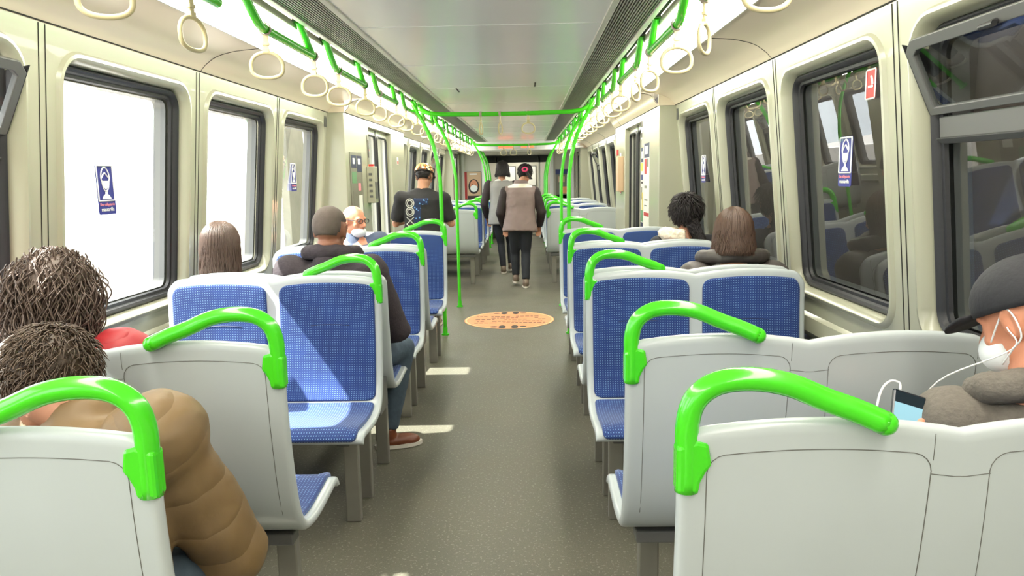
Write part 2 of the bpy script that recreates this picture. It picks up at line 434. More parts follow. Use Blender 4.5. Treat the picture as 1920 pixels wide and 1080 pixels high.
# doors
dn = 0
def door(side, y0, y1):
    global dn
    dn += 1
    root = empty('door_%d' % dn, (side*1.305, (y0+y1)/2, 0)); root['kind'] = 'structure'; ym = (y0+y1)/2
    for a, b in ((y0-ym, -.012), (.012, y1-ym)):
        hole = rrect(a+.035, b-.035, .14, 1.84, .05)
        n = len(hole); k = n//4; mb = MB()
        out = [((b, 1.90), (a, 1.90), (a, 0.01), (b, 0.01))[i//k] for i in range(n)]
        for d in (0, .04):
            A = [(side*d, y, z) for y, z in out]; B = [(side*d, y, z) for y, z in hole]
            mb.add(A+B, [(j, (j+1) % n, n+(j+1) % n, n+j) for j in range(n)])
        A = [(0, y, z) for y, z in hole]; B = [(side*.04, y, z) for y, z in hole]
        mb.add(A+B, [(j, (j+1) % n, n+(j+1) % n, n+j) for j in range(n)])
        lf = mb.build('door_leaf', 'door', root)
        g = MB(); g.tube([(-side*.002, y, z) for y, z in hole], .012, 6, closed=True); g.build('gasket', 'rubber', lf)
        MB().add([(side*.02, y, z) for y, z in hole], [tuple(range(n))]).build('pane', 'glass', lf)
    MB().box(-side*.004, side*.03, -.018, .018, .01, 1.9).build('edge_seal', 'rubber', root)
    return root
for side in (-1, 1):
    door(side, 6.865, 8.005); door(side, 14.95, 15.95)
# floor and ceiling
fl = MB(); fl.box(-1.62, 1.62, bay1[0]-.05, 16.25, -.08, 0); struct(fl.build('floor', 'floor'), 'grey speckled vinyl floor')
MB().box(-.9, .9, 16.25, 18.3, -.08, -.004).build('floor', 'floor')['kind'] = 'structure'
YC0, YC1 = bay1[0], 14.5
ce = MB(); ce.box(-.545, .545, YC0, YC1, 2.10, 2.13); cl = struct(ce.build('ceiling', 'ceiling'), 'cream ceiling panels')
j = MB(); y = 2.28-1.16*6
while y < YC1:
    if y > YC0: j.box(-.54, .54, y-.003, y+.003, 2.0985, 2.1005); y += 1.16
j.build('panel_joint', 'white', cl)
MB().box(-1.62, 1.62, YC0-.05, 16.3, 2.24, 2.27).build('ceiling', 'ceiling')['kind'] = 'structure'   # roof skin
MB().box(-1.30, 1.30, 14.5, 16.25, 1.955, 1.99).build('ceiling', 'ceiling')['kind'] = 'structure'
struct(MB().box(-1.1, 1.1, 14.46, 14.52, 1.93, 2.12).build('trim_1', 'white', bevel=.004), 'white fascia beam over the end vestibule')
for side in (-1, 1):
    nm = 'left' if side < 0 else 'right'
    t = MB()   # long aluminium trims either side of the grille and of the handrail channel
    for x0, x1, z in ((.545, .572, 2.092), (.735, .76, 2.088), (.80, .812, 2.082)): t.box(side*x0, side*x1, YC0, YC1, z, z+.03)
    t.box(side*.76, side*.80, YC0, YC1, 2.125, 2.13)
    struct(t.build('trim_%d' % (2 if side < 0 else 3), 'trim', bevel=.002))
    g = MB()
    for k in range(13): 
        x = .578+k*.0122; g.box(side*x, side*(x+.007), YC0, YC1, 2.094, 2.103)
    go = g.build('ventilation_grille', 'grille'); tag(go, 'long slatted grey air grille along the %s side of the ceiling' % nm, 'air grille', 'ceiling air grilles')
    MB().box(side*.572, side*.735, YC0, YC1, 2.112, 2.116).build('backing', 'dark_gap', go)
    MB().box(side*.76, side*.80, YC0, YC1, 2.116, 2.122).build('channel', 'dark_gap', go)
    # lights
    seg = [(YC0, 1.3), (1.31, 3.6), (3.61, 5.93), (5.94, 8.82), (8.83, 11.2), (11.21, 14.45)]
    words = ['behind the viewpoint', 'nearest the camera', 'over the third window', 'over the doorway', 'past the doorway', 'farthest down the car']
    for (a, b), wd in zip(seg, words):
        m = MB(); P = [(.812, 2.105), (.83, 2.070), (.87, 2.040), (.94, 2.026), (1.0, 2.027), (1.04, 2.040), (1.058, 2.060)]
        for (xa, za), (xb, zb) in zip(P, P[1:]):
            m.add([(side*xa, a, za), (side*xb, a, zb), (side*xb, b, zb), (side*xa, b, za)], [(0, 1, 2, 3)])
        e = empty('ceiling_light', (0, 0, 0), 0, 'glowing white diffuser strip along the %s side, %s' % (nm, wd), 'light', 'ceiling light strips')
        m.build('diffuser', 'diffuser', e, smooth=True)
        MB().box(side*1.056, side*1.064, a, b, 2.048, 2.066).build('edge_strip', 'trim', e)
    # cove panels
    def cove(a, b, xe, name):
        m = MB()
        P = [(1.064, 2.060), (1.066+(xe-1.066)*.4, 2.050), (1.066+(xe-1.066)*.7, 2.028), (xe-.035, 1.992), (xe-.006, 1.962), (xe+.008, 1.946)]
        S = spline([(p[0], 0, p[1]) for p in P], 5)
        for p, q in zip(S, S[1:]):
            m.add([(side*p.x, a, p.z), (side*q.x, a, q.z), (side*q.x, b, q.z), (side*p.x, b, p.z)], [(0, 1, 2, 3)])
        o = m.build('ceiling', 'cove', smooth=True); struct(o, 'curved cream cove panel')
        jb = MB(); y = a
        while y < b-.2:
            jb.tube([(side*p.x, y+.02, p.z-.001) for p in S], .0015, 4); y += 2.32
        jb.tube([(side*(xe-.003), a, 1.957), (side*(xe-.003), b, 1.957)], .003, 5)
        jb.build('panel_joint', 'dark_gap', o)
    cove(YC0, P0, wx(ZS), 'c'); cove(P0, 8.83, 1.25, 'c'); cove(8.83, 14.6, wx(ZS), 'c')
    for ye in (P0, 8.83, 14.6):   # little end walls closing the cove steps
        MB().box(side*1.24, side*1.40, ye-.004 if ye != 8.83 else ye-.01, ye+.01 if ye != 8.83 else ye+.004, 1.955, 2.06).build('trim_4', 'cove')['kind'] = 'structure'
# bulkhead at the end of the car
bk = MB(); yb = 16.2
for s in (-1, 1): bk.box(s*.78, s*1.30, yb, yb+.05, 0, 1.96)
bk.box(-.78, .78, yb, yb+.05, 1.90, 1.96)
struct(bk.build('wall_far', 'trim'), 'grey end bulkhead with an open gangway')
t = MB()
for s in (-1, 1): t.box(s*.70, s*.78, yb-.02, yb+.06, 0, 1.90); t.box(s*.47, s*.51, yb+1.0, yb+1.06, 0, 1.86)
struct(t.build('trim_5', 'white', bevel=.005), 'white gangway posts')
for s in (-1, 1): struct(MB().box(s*1.16, s*1.22, yb-.03, yb, 0, 1.95).build('trim_6', 'white'))
gw = MB()
for s in (-1, 1): gw.box(s*.78, s*.86, yb+.05, yb+1.0, -.05, 1.95)
gw.box(-.86, .86, yb+.05, yb+1.0, 1.90, 1.95)
struct(gw.build('wall_gangway', 'door'))
hd = MB(); hd.box(-.86, .86, yb+1.0, yb+1.06, 1.74, 1.95)
for s in (-1, 1): hd.box(s*.51, s*.9, yb+1.0, yb+1.05, 0, .5)
struct(hd.build('wall_gangway_header', 'rubber'))
cab = MB(); cab.box(-.9, .9, 18.3, 18.36, -.05, 2.1); struct(cab.build('wall_cab', 'trim'))
cb = MB()
for s in (-1, 1): cb.box(s*.9, s*.96, yb+1.06, 18.3, -.05, 2.1)
cb.box(-.9, .9, yb+1.06, 18.3, 2.0, 2.1); struct(cb.build('wall_cab_side', 'trim'))
for s, a, b in ((-1, -.42, -.08), (1, .08, .42)):
    e = empty('cab_window', ((a+b)/2, 18.29, 1.45), 0, '%s bright window in the far cab wall beyond the gangway' % ('left' if s < 0 else 'right'), 'window')
    MB().box(-.17, .17, -.01, .0, -.25, .22).build('pane', 'paper', e); f = MB()
    f.tube([(-.17, -.012, -.25), (.17, -.012, -.25), (.17, -.012, .22), (-.17, -.012, .22)], .012, 6, closed=True); f.build('frame', 'frame_grey', e)
LT = empty('ceiling_light', (0, 17.6, 1.98), 0, 'small white ceiling light in the far cab beyond the gangway', 'light')
MB().box(-.3, .3, -.3, .3, .0, .02).build('diffuser', 'diffuser', LT)
# led sign on the fascia
sg = empty('led_sign', (.0, 14.455, 2.0), 0, 'red lit sign box on the white fascia above the far aisle', 'sign')
MB().box(-.40, .40, -.02, .0, -.05, .03).build('housing', 'paper', sg)
for a, b in ((-.34, -.06), (.10, .20), (.24, .34)): MB().box(a, b, -.024, -.02, -.035, .01).build('lit_text', 'sign_glow', sg)

# ---------------------------------------------------------------- outside
MB().box(-60, -3.0, -30, 60, -.95, -.9).build('ground', 'gravel')['kind'] = 'structure'
MB().box(-3.0, 3.0, -30, 60, -1.35, -1.3).build('ground', 'gravel')['kind'] = 'structure'
MB().box(-5.2, -5.0, -30, 60, -.9, .72).build('wall_outside_left', 'concrete_light')['kind'] = 'structure'
oc = MB(); oc.box(2.9, 3.2, -20, 40, -1.3, 4.2); oc.box(-.9, 3.3, -20, 40, 3.3, 3.5)  # second box: roof slab added to keep sky light off the wall
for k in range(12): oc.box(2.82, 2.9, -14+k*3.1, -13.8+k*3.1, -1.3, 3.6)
struct(oc.build('wall_outside_right', 'concrete'), 'dark concrete station wall beyond the right windows, with an added shade roof')
struct(MB().box(-4.15, -2.75, 6.45, 16.5, 4.0, 4.1).build('sun_blocker_left', 'concrete_light'))  # unseen slab added to keep sun patches off the doorway floor
pw = MB(); pw.box(-2.38, -2.3, 7.75, 8.35, -.9, 2.0); tag(pw.build('platform_panel', 'photo_grey'), 'pale upright panel outside the third left window', 'panel')

# ---------------------------------------------------------------- double seats
A0 = .4497; SW = .475; BW = .95
PROF = [(.0, 1.0), (.004, .93), (.010, .82), (.022, .70), (.040, .58), (.062, .505), (.095, .455), (.14, .430), (.23, .418), (.35, .425), (.43, .432), (.452, .428), (.468, .408)]
PS = spline([(p[0], 0, p[1]) for p in PROF], 4); PS = [(p.x, p.z) for p in PS]
PL = [0]
for (a, b), (c, d) in zip(PS, PS[1:]): PL.append(PL[-1]+sqrt((a-c)**2+(b-d)**2))
def at_len(l):
    l = max(0, min(l, PL[-1]-1e-6))
    for i in range(len(PL)-1):
        if PL[i+1] >= l:
            t = (l-PL[i])/(PL[i+1]-PL[i]); (a, b), (c, d) = PS[i], PS[i+1]
            nx, nz = -(d-b), (c-a); m = sqrt(nx*nx+nz*nz)   # normal towards the sitter
            return a+(c-a)*t, b+(d-b)*t, nx/m, nz/m
def ztop(u):
    s = (u % SW)/SW if u < BW-1e-9 else 1
    z = .992+.022*sin(pi*s)**.8
    r = .045
    if u < r: z -= r-sqrt(max(0, r*r-(r-u)**2))
    r = .06
    if u > BW-r: z -= (r-sqrt(max(0, r*r-(u-BW+r)**2)))*1.2
    return z
def SF(u, l, off):
    # point on the shell: u across, l arclength measured down from z=1 at the top, off towards the sitter
    v, z, nv, nz = at_len(l)
    if z > .6:
        z = .6+(z-.6)*(ztop(u)-.6)/.4
    return (u, v+nv*off, z+nz*off)
L_SEAT = next(l for l, p in zip(PL, PS) if p[0] > .105 and p[1] < .47)
def make_bench(sx, sy, handle=True):
    """sx: side of the car, sy: +1 the sitter looks away from the camera, -1 towards it."""
    def W(p): return (sx*(A0+p[0]), sy*p[1], p[2])
    root = empty('double_seat', (sx*(A0+BW/2), 0, 0)); off = -Vector((sx*(A0+BW/2), 0, 0))
    def fin(mb): mb.v = [tuple(Vector(W(v))+off) for v in mb.v]; return mb
    TH = .015
    us = [0, .003, .009, .018, .03, .045]+[.06+.83*k/26 for k in range(27)]+[.905, .92, .932, .941, .947, .95]
    ls = [PL[-1]*k/40 for k in range(41)]
    ls = [0, .004, .010]+ls[1:-1]+[PL[-1]-.01, PL[-1]-.004, PL[-1]]
    mb = MB(); nu, nl = len(us), len(ls)
    def th(u, l):
        e = min(u, BW-u, l+.0, PL[-1]-l+.0); 
        return TH*(1 if e > .014 else sqrt(max(.02, 1-(1-e/.014)**2)))
    for sgn in (1, -1):
        mb.v += [SF(u, l, sgn*th(u, l)) for u in us for l in ls]
    for i in range(nu-1):
        for j in range(nl-1):
            a = i*nl+j; mb.f.append((a, a+nl, a+nl+1, a+1)); b = a+nu*nl; mb.f.append((b, b+1, b+nl+1, b+nl))
    edge = [(i, 0) for i in range(nu)]+[(nu-1, j) for j in range(1, nl)]+[(i, nl-1) for i in range(nu-2, -1, -1)]+[(0, j) for j in range(nl-2, 0, -1)]
    for k in range(len(edge)):
        a = edge[k][0]*nl+edge[k][1]; b = edge[(k+1) % len(edge)]; b = b[0]*nl+b[1]; mb.f.append((a, b, b+nu*nl, a+nu*nl))
    fin(mb).build('shell', 'shell', root, smooth=True)
    # seams of the back panels
    sm = MB()
    for s in (0, 1):
        u0, u1 = s*SW+.048, s*SW+SW-.05
        pts = []
        for k in range(9): pts.append((u0, .50-.42*k/8))
        for k in range(5): a = k/4*pi/2; pts.append((u0+.03*(1-cos(a)), .075-.03*sin(a)+.005))
        for k in range(1, 12): pts.append((u0+.03+(u1-u0-.06)*k/12, .05))
        for k in range(5): a = k/4*pi/2; pts.append((u1-.03*(1-sin(a)), .05+.03*(1-cos(a))))
        for k in range(1, 9): pts.append((u1-.012*k/8, .08+.42*k/8))
        sm.tube([SF(u, l, -TH-.0001) for u, l in pts], .0009, 5)
        sm.tube([SF(u1+.002, l, -TH-.0001) for l in (.012, .03, .06)], .0007, 4)
    sm.tube([SF(SW-.05+.1*k/5, .085, -TH-.0001) for k in range(6)], .0008, 4)
    fin(sm).build('panel_seam', 'seam', root)
    # upholstery
    def pad(u0, u1, l0, l1, r, thick, name):
        mb = MB(); loops = []; uv = []
        for e, h in ((0, 0), (.0, .6), (.004, .95), (.012, 1.05), (.05, 1.1), (.10, 1.12), (.15, 1.12), (.185, 1.12)):
            rr = max(r-e, .012); loop = []
            R = []
            a0, a1, b0, b1 = u0+e, u1-e, l0+e*min(1, (l1-l0)/(u1-u0)), l1-e*min(1, (l1-l0)/(u1-u0))
            if a1-a0 < .03: a0, a1 = (a0+a1)/2-.012, (a0+a1)/2+.012
            if b1-b0 < .03: b0, b1 = (b0+b1)/2-.012, (b0+b1)/2+.012
            rr = min(rr, (a1-a0)*.45, (b1-b0)*.45)
            q = rrect(a0, a1, b0, b1, rr, 4)
            dense = []
            for i in range(len(q)):
                p, p2 = q[i], q[(i+1) % len(q)]
                dense.append(p)
                if (i+1) % 5 == 0:
                    for k in range(1, 10): dense.append((p[0]+(p2[0]-p[0])*k/10, p[1]+(p2[1]-p[1])*k/10))
            loops.append([SF(u, l, TH+thick*h) for u, l in dense]); uv += dense
        n = len(loops[0]); mb.v = [p for lp in loops for p in lp]
        for i in range(len(loops)-1): mb.f += [(i*n+j, i*n+(j+1) % n, (i+1)*n+(j+1) % n, (i+1)*n+j) for j in range(n)]
        c = ((u0+u1)/2, (l0+l1)/2); mb.v.append(SF(c[0], c[1], TH+thick*1.12)); uv.append(c); k = (len(loops)-1)*n
        mb.f += [(k+j, k+(j+1) % n, len(mb.v)-1) for j in range(n)]
        mb.uv = uv
        # consistent winding is restored in the mesh itself
        return fin(mb).build(name, 'seat_blue', root, smooth=True)
    for u0, u1 in ((.028, .447), (.503, .922)):
        pad(u0, u1, .032, L_SEAT-.03, .035, .010, 'back_cushion')
        pad(u0, u1, L_SEAT-.018, PL[-1]-.004, .022, .013, 'seat_cushion')
    st = MB()
    for u0 in (.14, .615): st.tube([SF(u0+.17*k/6, .215-.004*sin(pi*k/6), TH+.0115) for k in range(7)], .0016, 5)
    fin(st).build('stitching', 'dark_blue', root)
    # under frame and legs
    fr = MB(); fr.box(*((.03, .92, -.13, .05, .36, .50) if not handle else (.05, .9, .12, .18, .37, .405))); fr.box(.075, .125, .18, .40, .372, .40); fr.box(.805, .855, .18, .40, .372, .40)
    fin(fr).build('seat_frame', 'frame_grey', root, bevel=.004)
    for u in (.10, .83):
        for v in ((.04, .27) if sy < 0 else (.22,)):
            lg = MB(); lg.box(u-.03, u+.03, v-.02, v+.02, 0, .372 if sy < 0 else .40); lo = fin(lg).build('leg', 'steel', root, bevel=.004)
    # grab handle
    if handle:
        h = MB(); pts = bend([(.016, 0, .885), (.016, 0, 1.005), (.022, -.004, 1.082), (.17, -.012, 1.085), (.34, -.026, .975)], .085, 8)
        pts = spline([(.016, 0, .885), (.016, 0, .96), (.017, 0, 1.01), (.03, -.002, 1.05), (.065, -.005, 1.077), (.12, -.008, 1.084), (.18, -.012, 1.075), (.24, -.017, 1.050), (.29, -.024, 1.032), (.333, -.032, 1.013)], 4)
        h.tube(pts, .0205, 14); h.ball(pts[-1], .0205, 14, 8)
        ho = fin(h).build('grab_handle', 'green', root, smooth=True)
        k = MB(); out = [(-.004, .885), (.034, .885), (.037, .905), (.047, .925), (.056, .935), (.050, .975), (.030, .980), (-.004, .97)]
        k.v = [(u, v, z) for v in (-.0188, .0188) for u, z in out]; n = len(out)
        k.f = [tuple(range(n)), tuple(reversed(range(n, 2*n)))]+[(i, (i+1) % n, n+(i+1) % n, n+i) for i in range(n)]
        fin(k).build('handle_socket', 'green', ho, bevel=.007)
    return root
# fix winding on the uv-mapped pads after all variants exist
variants = {}
def bench(sx, d, sy, label, group, handle=True):
    key = (sx, sy, handle)
    if key not in variants: variants[key] = o = make_bench(sx, sy, handle)
    else: o = copy_tree(variants[key])
    o.location = (sx*(A0+BW/2), d, 0); tag(o, label, 'seat', group); return o
D = [1.207, 1.880, 3.1905, 4.550, 5.917-.055]
SN = {-1: 'left', 1: 'right'}
for s in (-1, 1):
    n = SN[s]
    bench(s, D[0], 1, 'grey double seat back nearest the camera, %s of the aisle' % n, 'double seats facing away')
    bench(s, D[1], 1, 'grey double seat back second from the camera, %s of the aisle' % n, 'double seats facing away')
    for i, wd in ((2, 'first'), (3, 'second'), (4, 'third')):
        bench(s, D[i], -1, '%s blue double seat facing the camera, %s of the aisle' % (wd, n), 'blue double seats facing the camera')
        if i < 4: bench(s, D[i]+.14, 1, 'double seat facing away, back to back with the %s blue seat, %s of the aisle' % (wd, n), 'double seats facing away', False)
    bench(s, 9.62, 1, 'grey double seat back just past the doorway, %s of the aisle' % n, 'double seats facing away')
    for k, wd in ((0, 'first'), (1, 'second'), (2, 'third')):
        y = 10.98+1.36*k
        bench(s, y, -1, '%s blue double seat facing the camera beyond the doorway, %s of the aisle' % (wd, n), 'blue double seats facing the camera')
        if k < 2: bench(s, y+.14, 1, 'double seat facing away behind the %s far blue seat, %s of the aisle' % (wd, n), 'double seats facing away', False)

# ---------------------------------------------------------------- rails, straps and poles
ORD = ['first', 'second', 'third', 'fourth', 'fifth', 'sixth', 'seventh', 'eighth', 'ninth', 'tenth', 'eleventh', 'twelfth', 'thirteenth', 'fourteenth', 'fifteenth', 'sixteenth', 'seventeenth', 'eighteenth', 'nineteenth', 'twentieth']
XR, ZR = .80, 2.005
def make_rail(s):
    r = empty('ceiling_handrail', (s*XR, 0, ZR)); L = .69
    m = MB(); m.tube([(0, 0, 0), (0, L, 0)], .018, 12); m.build('rail', 'green', r, smooth='auto')
    for y in (0, L):
        a = MB(); a.tube(spline([(-s*.018, y-.30, .108), (-s*.014, y-.24, .085), (-s*.004, y-.07, .012), (0, y, 0)], 5), .0175, 12)
        a.build('arm', 'green', r, smooth='auto')
        b = MB(); b.box(-s*.018-.016, -s*.018+.016, y-.33, y-.27, .098, .116); b.build('bracket', 'rubber', r, bevel=.003)
    return r
def make_strap(zr=ZR):
    r = empty('hanging_strap'); m = MB()
    m.tube([(.022*cos(a*pi/8), 0, .022*sin(a*pi/8)) for a in range(16)], .005, 8, closed=True, flat=(.6, 2.4)); m.build('collar', 'collar', r, smooth=True)
    b = MB(); b.box(-.011, .011, -.004, .004, -.075, -.02); b.box(-.014, .014, -.007, .007, -.062, -.05); b.box(-.013, .013, -.008, .008, -.09, -.072)
    b.build('strap', 'strap', r, bevel=.002)
    pts = [(.060*math.copysign(abs(cos(a))**.9, cos(a)), .0, -.138+(.050*sin(a) if sin(a) > 0 else -.046*abs(sin(a))**.62)) for a in [2*pi*k/28 for k in range(28)]]
    g = MB(); g.tube(pts, .0072, 8, closed=True); g.build('ring', 'strap', r, smooth=True)
    return r
STRAP = None
def strap(x, y, z, rz, label, group):
    global STRAP
    if STRAP is None: STRAP = o = make_strap()
    else: o = copy_tree(STRAP)
    o.location = (x, y, z); o.rotation_euler = (0, 0, rz); tag(o, label, 'hanging strap', group)
rp = {-1: None, 1: None}
random.seed(11)
rots = {(-1, 0): (20, 78), (-1, 1): (12, 0), (-1, 2): (12, 35), (1, 0): (5, 60), (1, 1): (0, 38), (1, 2): (60, -30)}
for s in (-1, 1):
    for k in range(11):
        y = 1.80+1.11*k+(.0 if s < 0 else .10)
        if 14.3 < y+.7: continue
        if rp[s] is None: rp[s] = o = make_rail(s)
        else: o = copy_tree(rp[s])
        o.location = (s*XR, y, ZR); tag(o, 'green ceiling handrail, %s from the camera on the %s side' % (ORD[k], SN[s]), 'handrail', 'green ceiling handrails')
        ra = rots.get((s, k), (random.uniform(-50, 50), random.uniform(-50, 50)))
        for q, (yy, wd) in enumerate(((y+.02, 'nearer'), (y+(.67 if (s, k) != (-1, 0) else .49), 'farther'))):
            strap(s*XR, yy, ZR, radians(ra[q]), 'cream ring strap at the %s end of the %s %s handrail' % (wd, ORD[k], SN[s]), 'ring straps on the %s handrails' % SN[s])
# crossbars over the vestibules
def crossbar(y, z0, label, straps, rise=.05):
    e = empty('crossbar', (0, y, z0), 0, label, 'handrail')
    m = MB(); m.tube(spline([(-.80, .0, .06), (-.70, 0, .012), (-.5, 0, 0), (0, 0, -.006), (.5, 0, 0), (.70, 0, .012), (.80, 0, .06)], 5), .021, 12); m.build('rail', 'green', e, smooth=True)
    for s in (-1, 1): b = MB(); b.box(s*.80-.02, s*.80+.02, -.02, .02, .05, .11); b.build('bracket', 'green', e, bevel=.004)
    for i, (x, r) in enumerate(straps):
        strap(x, y, z0-.004, radians(r), 'cream ring strap hanging %s on the %s' % (('left of centre', 'from the middle', 'right of centre')[i], 'green crossbar nearest the camera' if y < 10 else 'far green crossbar'), 'ring straps on the crossbars')
crossbar(7.0, 2.008, 'green crossbar across the ceiling over the doorway', [(-.22, 80), (-.04, 75), (.22, 10)])
crossbar(13.7, 2.0, 'far green crossbar in front of the white fascia beam', [(-.22, 20), (-.04, 0), (.25, 60)])
def pole(s, y, label):
    e = empty('grab_pole', (s*.57, y, 0), 0, label, 'pole', 'green floor to ceiling poles')
    m = MB(); m.tube(spline([(0, 0, 0), (0, 0, .7), (0, 0, 1.3), (s*.01, 0, 1.48), (s*.05, 0, 1.70), (s*.12, 0, 1.88), (s*.21, 0, 2.04), (s*.235, 0, 2.1)], 5), .0175, 12); m.build('pole', 'green', e, smooth=True)
    f = MB(); f.tube([(0, 0, 0), (0, 0, .012)], .035, 16); f.tube([(0, 0, .01), (0, 0, .07)], .022, 12); f.build('floor_flange', 'green', e, smooth='auto')
for s in (-1, 1):
    for y, wd in ((6.6, 'nearer'), (8.07, 'farther')): pole(s, y, '%s green pole beside the doorway on the %s' % (wd, SN[s]))
    for y, wd in ((13.9, 'nearer'), (14.9, 'middle'), (15.8, 'farther')): pole(s, y, '%s green pole by the far end vestibule on the %s' % (wd, SN[s]))

# ---------------------------------------------------------------- signs, posters and small fittings
def text(body, size, m, parent, loc, rot, sx=1.0):
    c = bpy.data.curves.new('lettering', 'FONT'); c.body = body; c.size = size; c.align_x = 'CENTER'; c.align_y = 'CENTER'; c.extrude = .0004
    o = bpy.data.objects.new('tmp', c); COL.objects.link(o); bpy.context.view_layer.update()
    me = bpy.data.meshes.new_from_object(o.evaluated_get(bpy.context.evaluated_depsgraph_get())); bpy.data.objects.remove(o)
    me.materials.clear(); me.materials.append(MATS[m]); t = bpy.data.objects.new('lettering', me); COL.objects.link(t)
    t.parent = parent; t.location = loc; t.rotation_euler = rot; t.scale = (sx, 1, 1); return t
def sticker(side, y, z, label):
    # blue mask notice stuck on the pane: local x runs to the reader's right, z up, -y towards the reader
    e = empty('mask_notice', (side*(wx(z)+.064), y, z), radians(90) if side < 0 else radians(-90), label, 'sticker', 'blue mask notices on the windows')
    w_, h_ = .062, .10
    MB().poly([(x, 0, zz) for x, zz in rrect(-w_, w_, -h_, h_, .01)], .0008, (0, 1, 0)).build('sheet', 'blue_ink', e)
    m = MB()
    m.tube([(x, -.001, zz) for x, zz in rrect(-w_+.006, w_-.006, -.045, h_-.005, .003)], .0032, 4, closed=True)
    hd_ = [(.030*cos(a)*(1 if sin(a) > -.1 else .85), -.001, .045+.042*sin(a)*(1 if sin(a) > 0 else 1.25)) for a in [2*pi*k/24 for k in range(24)]]
    m.tube(hd_, .0032, 4, closed=True)
    m.tube([(-.026, -.001, .045), (-.01, -.001, .062), (.0, -.001, .066), (.026, -.001, .046)], .0036, 4)
    m.poly([(-.022, -.0015, .034), (.022, -.0015, .034), (.017, -.0015, .010), (0, -.0015, .0), (-.017, -.0015, .010)])
    m.poly([(-.034, -.0015, -.038), (.034, -.0015, -.038), (.024, -.0015, -.026), (.009, -.0015, -.018), (.009, -.0015, -.002), (-.009, -.0015, -.002), (-.009, -.0015, -.018), (-.024, -.0015, -.026)])
    m.build('pictogram', 'white', e)
    text('Uso obligatorio', .0165, 'pink_ink', e, (0, -.0014, -.060), (radians(90), 0, 0))
    text('mascarilla', .022, 'white', e, (0, -.0014, -.080), (radians(90), 0, 0), 1.05)
    return e
sticker(-1, 2.955, 1.405, 'blue face mask notice on the large left window nearest the camera')
sticker(-1, 5.36, 1.45, 'blue face mask notice on the third left window')
sticker(1, 3.05, 1.46, 'blue face mask notice on the large right window nearest the camera')
sticker(1, 5.47, 1.455, 'blue face mask notice on the third right window')
# red no smoking notice, right window
e = empty('no_smoking_notice', (wx(1.73)+.064, 2.80, 1.735), radians(-90), 'red and white prohibition notice at the top of the right window', 'sticker')
MB().poly([(x, 0, z) for x, z in rrect(-.04, .04, -.055, .055, .008)], .0008, (0, 1, 0)).build('sheet', 'red_ink', e)
m = MB(); m.tube([(x, -.001, z) for x, z in rrect(-.037, .037, -.052, .052, .006)], .003, 4, closed=True)
m.poly([(-.02, -.0015, -.012), (.02, -.0015, -.012), (.02, -.0015, -.004), (-.02, -.0015, -.004)])
m.tube([(.004, -.001, .028), (.012, -.001, .014), (.016, -.001, -.002)], .005, 5); m.build('pictogram', 'white', e)
def poster(name, x, y, z, rz, w_, h_, blocks, label, cat='poster', bg='paper'):
    e = empty(name, (x, y, z), rz, label, cat)
    MB().box(-w_/2, w_/2, 0, .003, -h_/2, h_/2).build('sheet', bg, e)
    for i, (a, b, c, d, m_) in enumerate(blocks): MB().box(-w_/2+a*w_, -w_/2+b*w_, -.001-.0003*(i % 4), 0, -h_/2+c*h_, -h_/2+d*h_).build('print', m_, e)
    return e
xv = 1.25
RN, LN = radians(-90), radians(90)
tall = [(.0, 1, .84, 1, 'dark_blue'), (.2, .75, .88, .96, 'white'), (.0, 1, .74, .83, 'yellow_ink'), (.0, 1, .64, .70, 'navy'), (.1, .9, .60, .62, 'ink'), (.2, .6, .42, .56, 'photo_grey'), (.55, .85, .3, .5, 'yellow_ink'), (.1, 1, .17, .3, 'green_ink'), (.0, 1, .0, .16, 'dark_blue'), (.2, .8, .04, .11, 'white')]
tall2 = [(.0, 1, .84, 1, 'dark_blue'), (.15, .7, .88, .97, 'white'), (.1, .5, .66, .83, 'red_ink'), (.5, .9, .74, .83, 'photo_grey'), (.1, .55, .5, .53, 'photo_grey'), (.1, .7, .36, .38, 'photo_grey'), (.1, .6, .30, .31, 'ink'), (0, 1, .19, .23, 'red_ink')]
poster('route_poster', xv-.004, 6.53, 1.30, RN, .27, .78, tall2, 'tall pale notice with blue header, right wall before the doorway, nearer one')
poster('route_poster', xv-.004, 6.80-.11, 1.30, RN, .02, .78, [], 'thin white edge strip between two notices on the right wall', 'poster')
poster('service_poster', xv-.005, 6.78, 1.26, RN, .13, .80, tall, 'narrow printed notice with dark blue foot, right wall beside the doorway')
poster('door_notice', xv-.004, 6.82, 1.82, RN, .06, .17, [(0, 1, .1, .35, 'ink'), (.2, .8, .4, .6, 'white'), (0, 1, .65, .95, 'ink')], 'small black and white notice high on the right wall by the door', 'sticker')
gl = [(.08, .5, .84, .97, 'dark_blue'), (.2, .35, .88, .94, 'white'), (.56, .95, .80, .97, 'dark_blue'), (.62, .85, .88, .94, 'white'), (.1, .48, .68, .8, 'green_ink'), (.15, .5, .3, .6, 'photo_grey'), (.58, .8, .6, .68, 'pink_ink'), (.6, .9, .25, .55, 'paper'), (.2, .45, .05, .25, 'green_ink')]
poster('framed_map', -xv+.005, 6.30, 1.25, LN, .44, .80, gl, 'grey framed notice board on the left wall before the doorway', 'poster', 'photo_grey')
poster('door_notice', -xv+.004, 6.81, 1.62, LN, .07, .40, [(.1, .9, .0, .35, 'orange'), (.2, .8, .5, .9, 'ink')], 'narrow brown and orange notice on the left wall by the door', 'sticker', 'photo_grey')
ib = empty('intercom_box', (-xv+.035, 6.78, 1.38), 0, 'cream intercom box with a grey side on the left wall by the door', 'intercom')
MB().box(-.035, .035, -.07, .075, -.17, .16).build('housing', 'wall', ib, bevel=.006)
m = MB(); m.box(.035, .039, -.05, .05, -.13, .02)
for k in range(5): m.box(-.015, .015, -.0735, -.07, -.12+k*.05, -.10+k*.05)
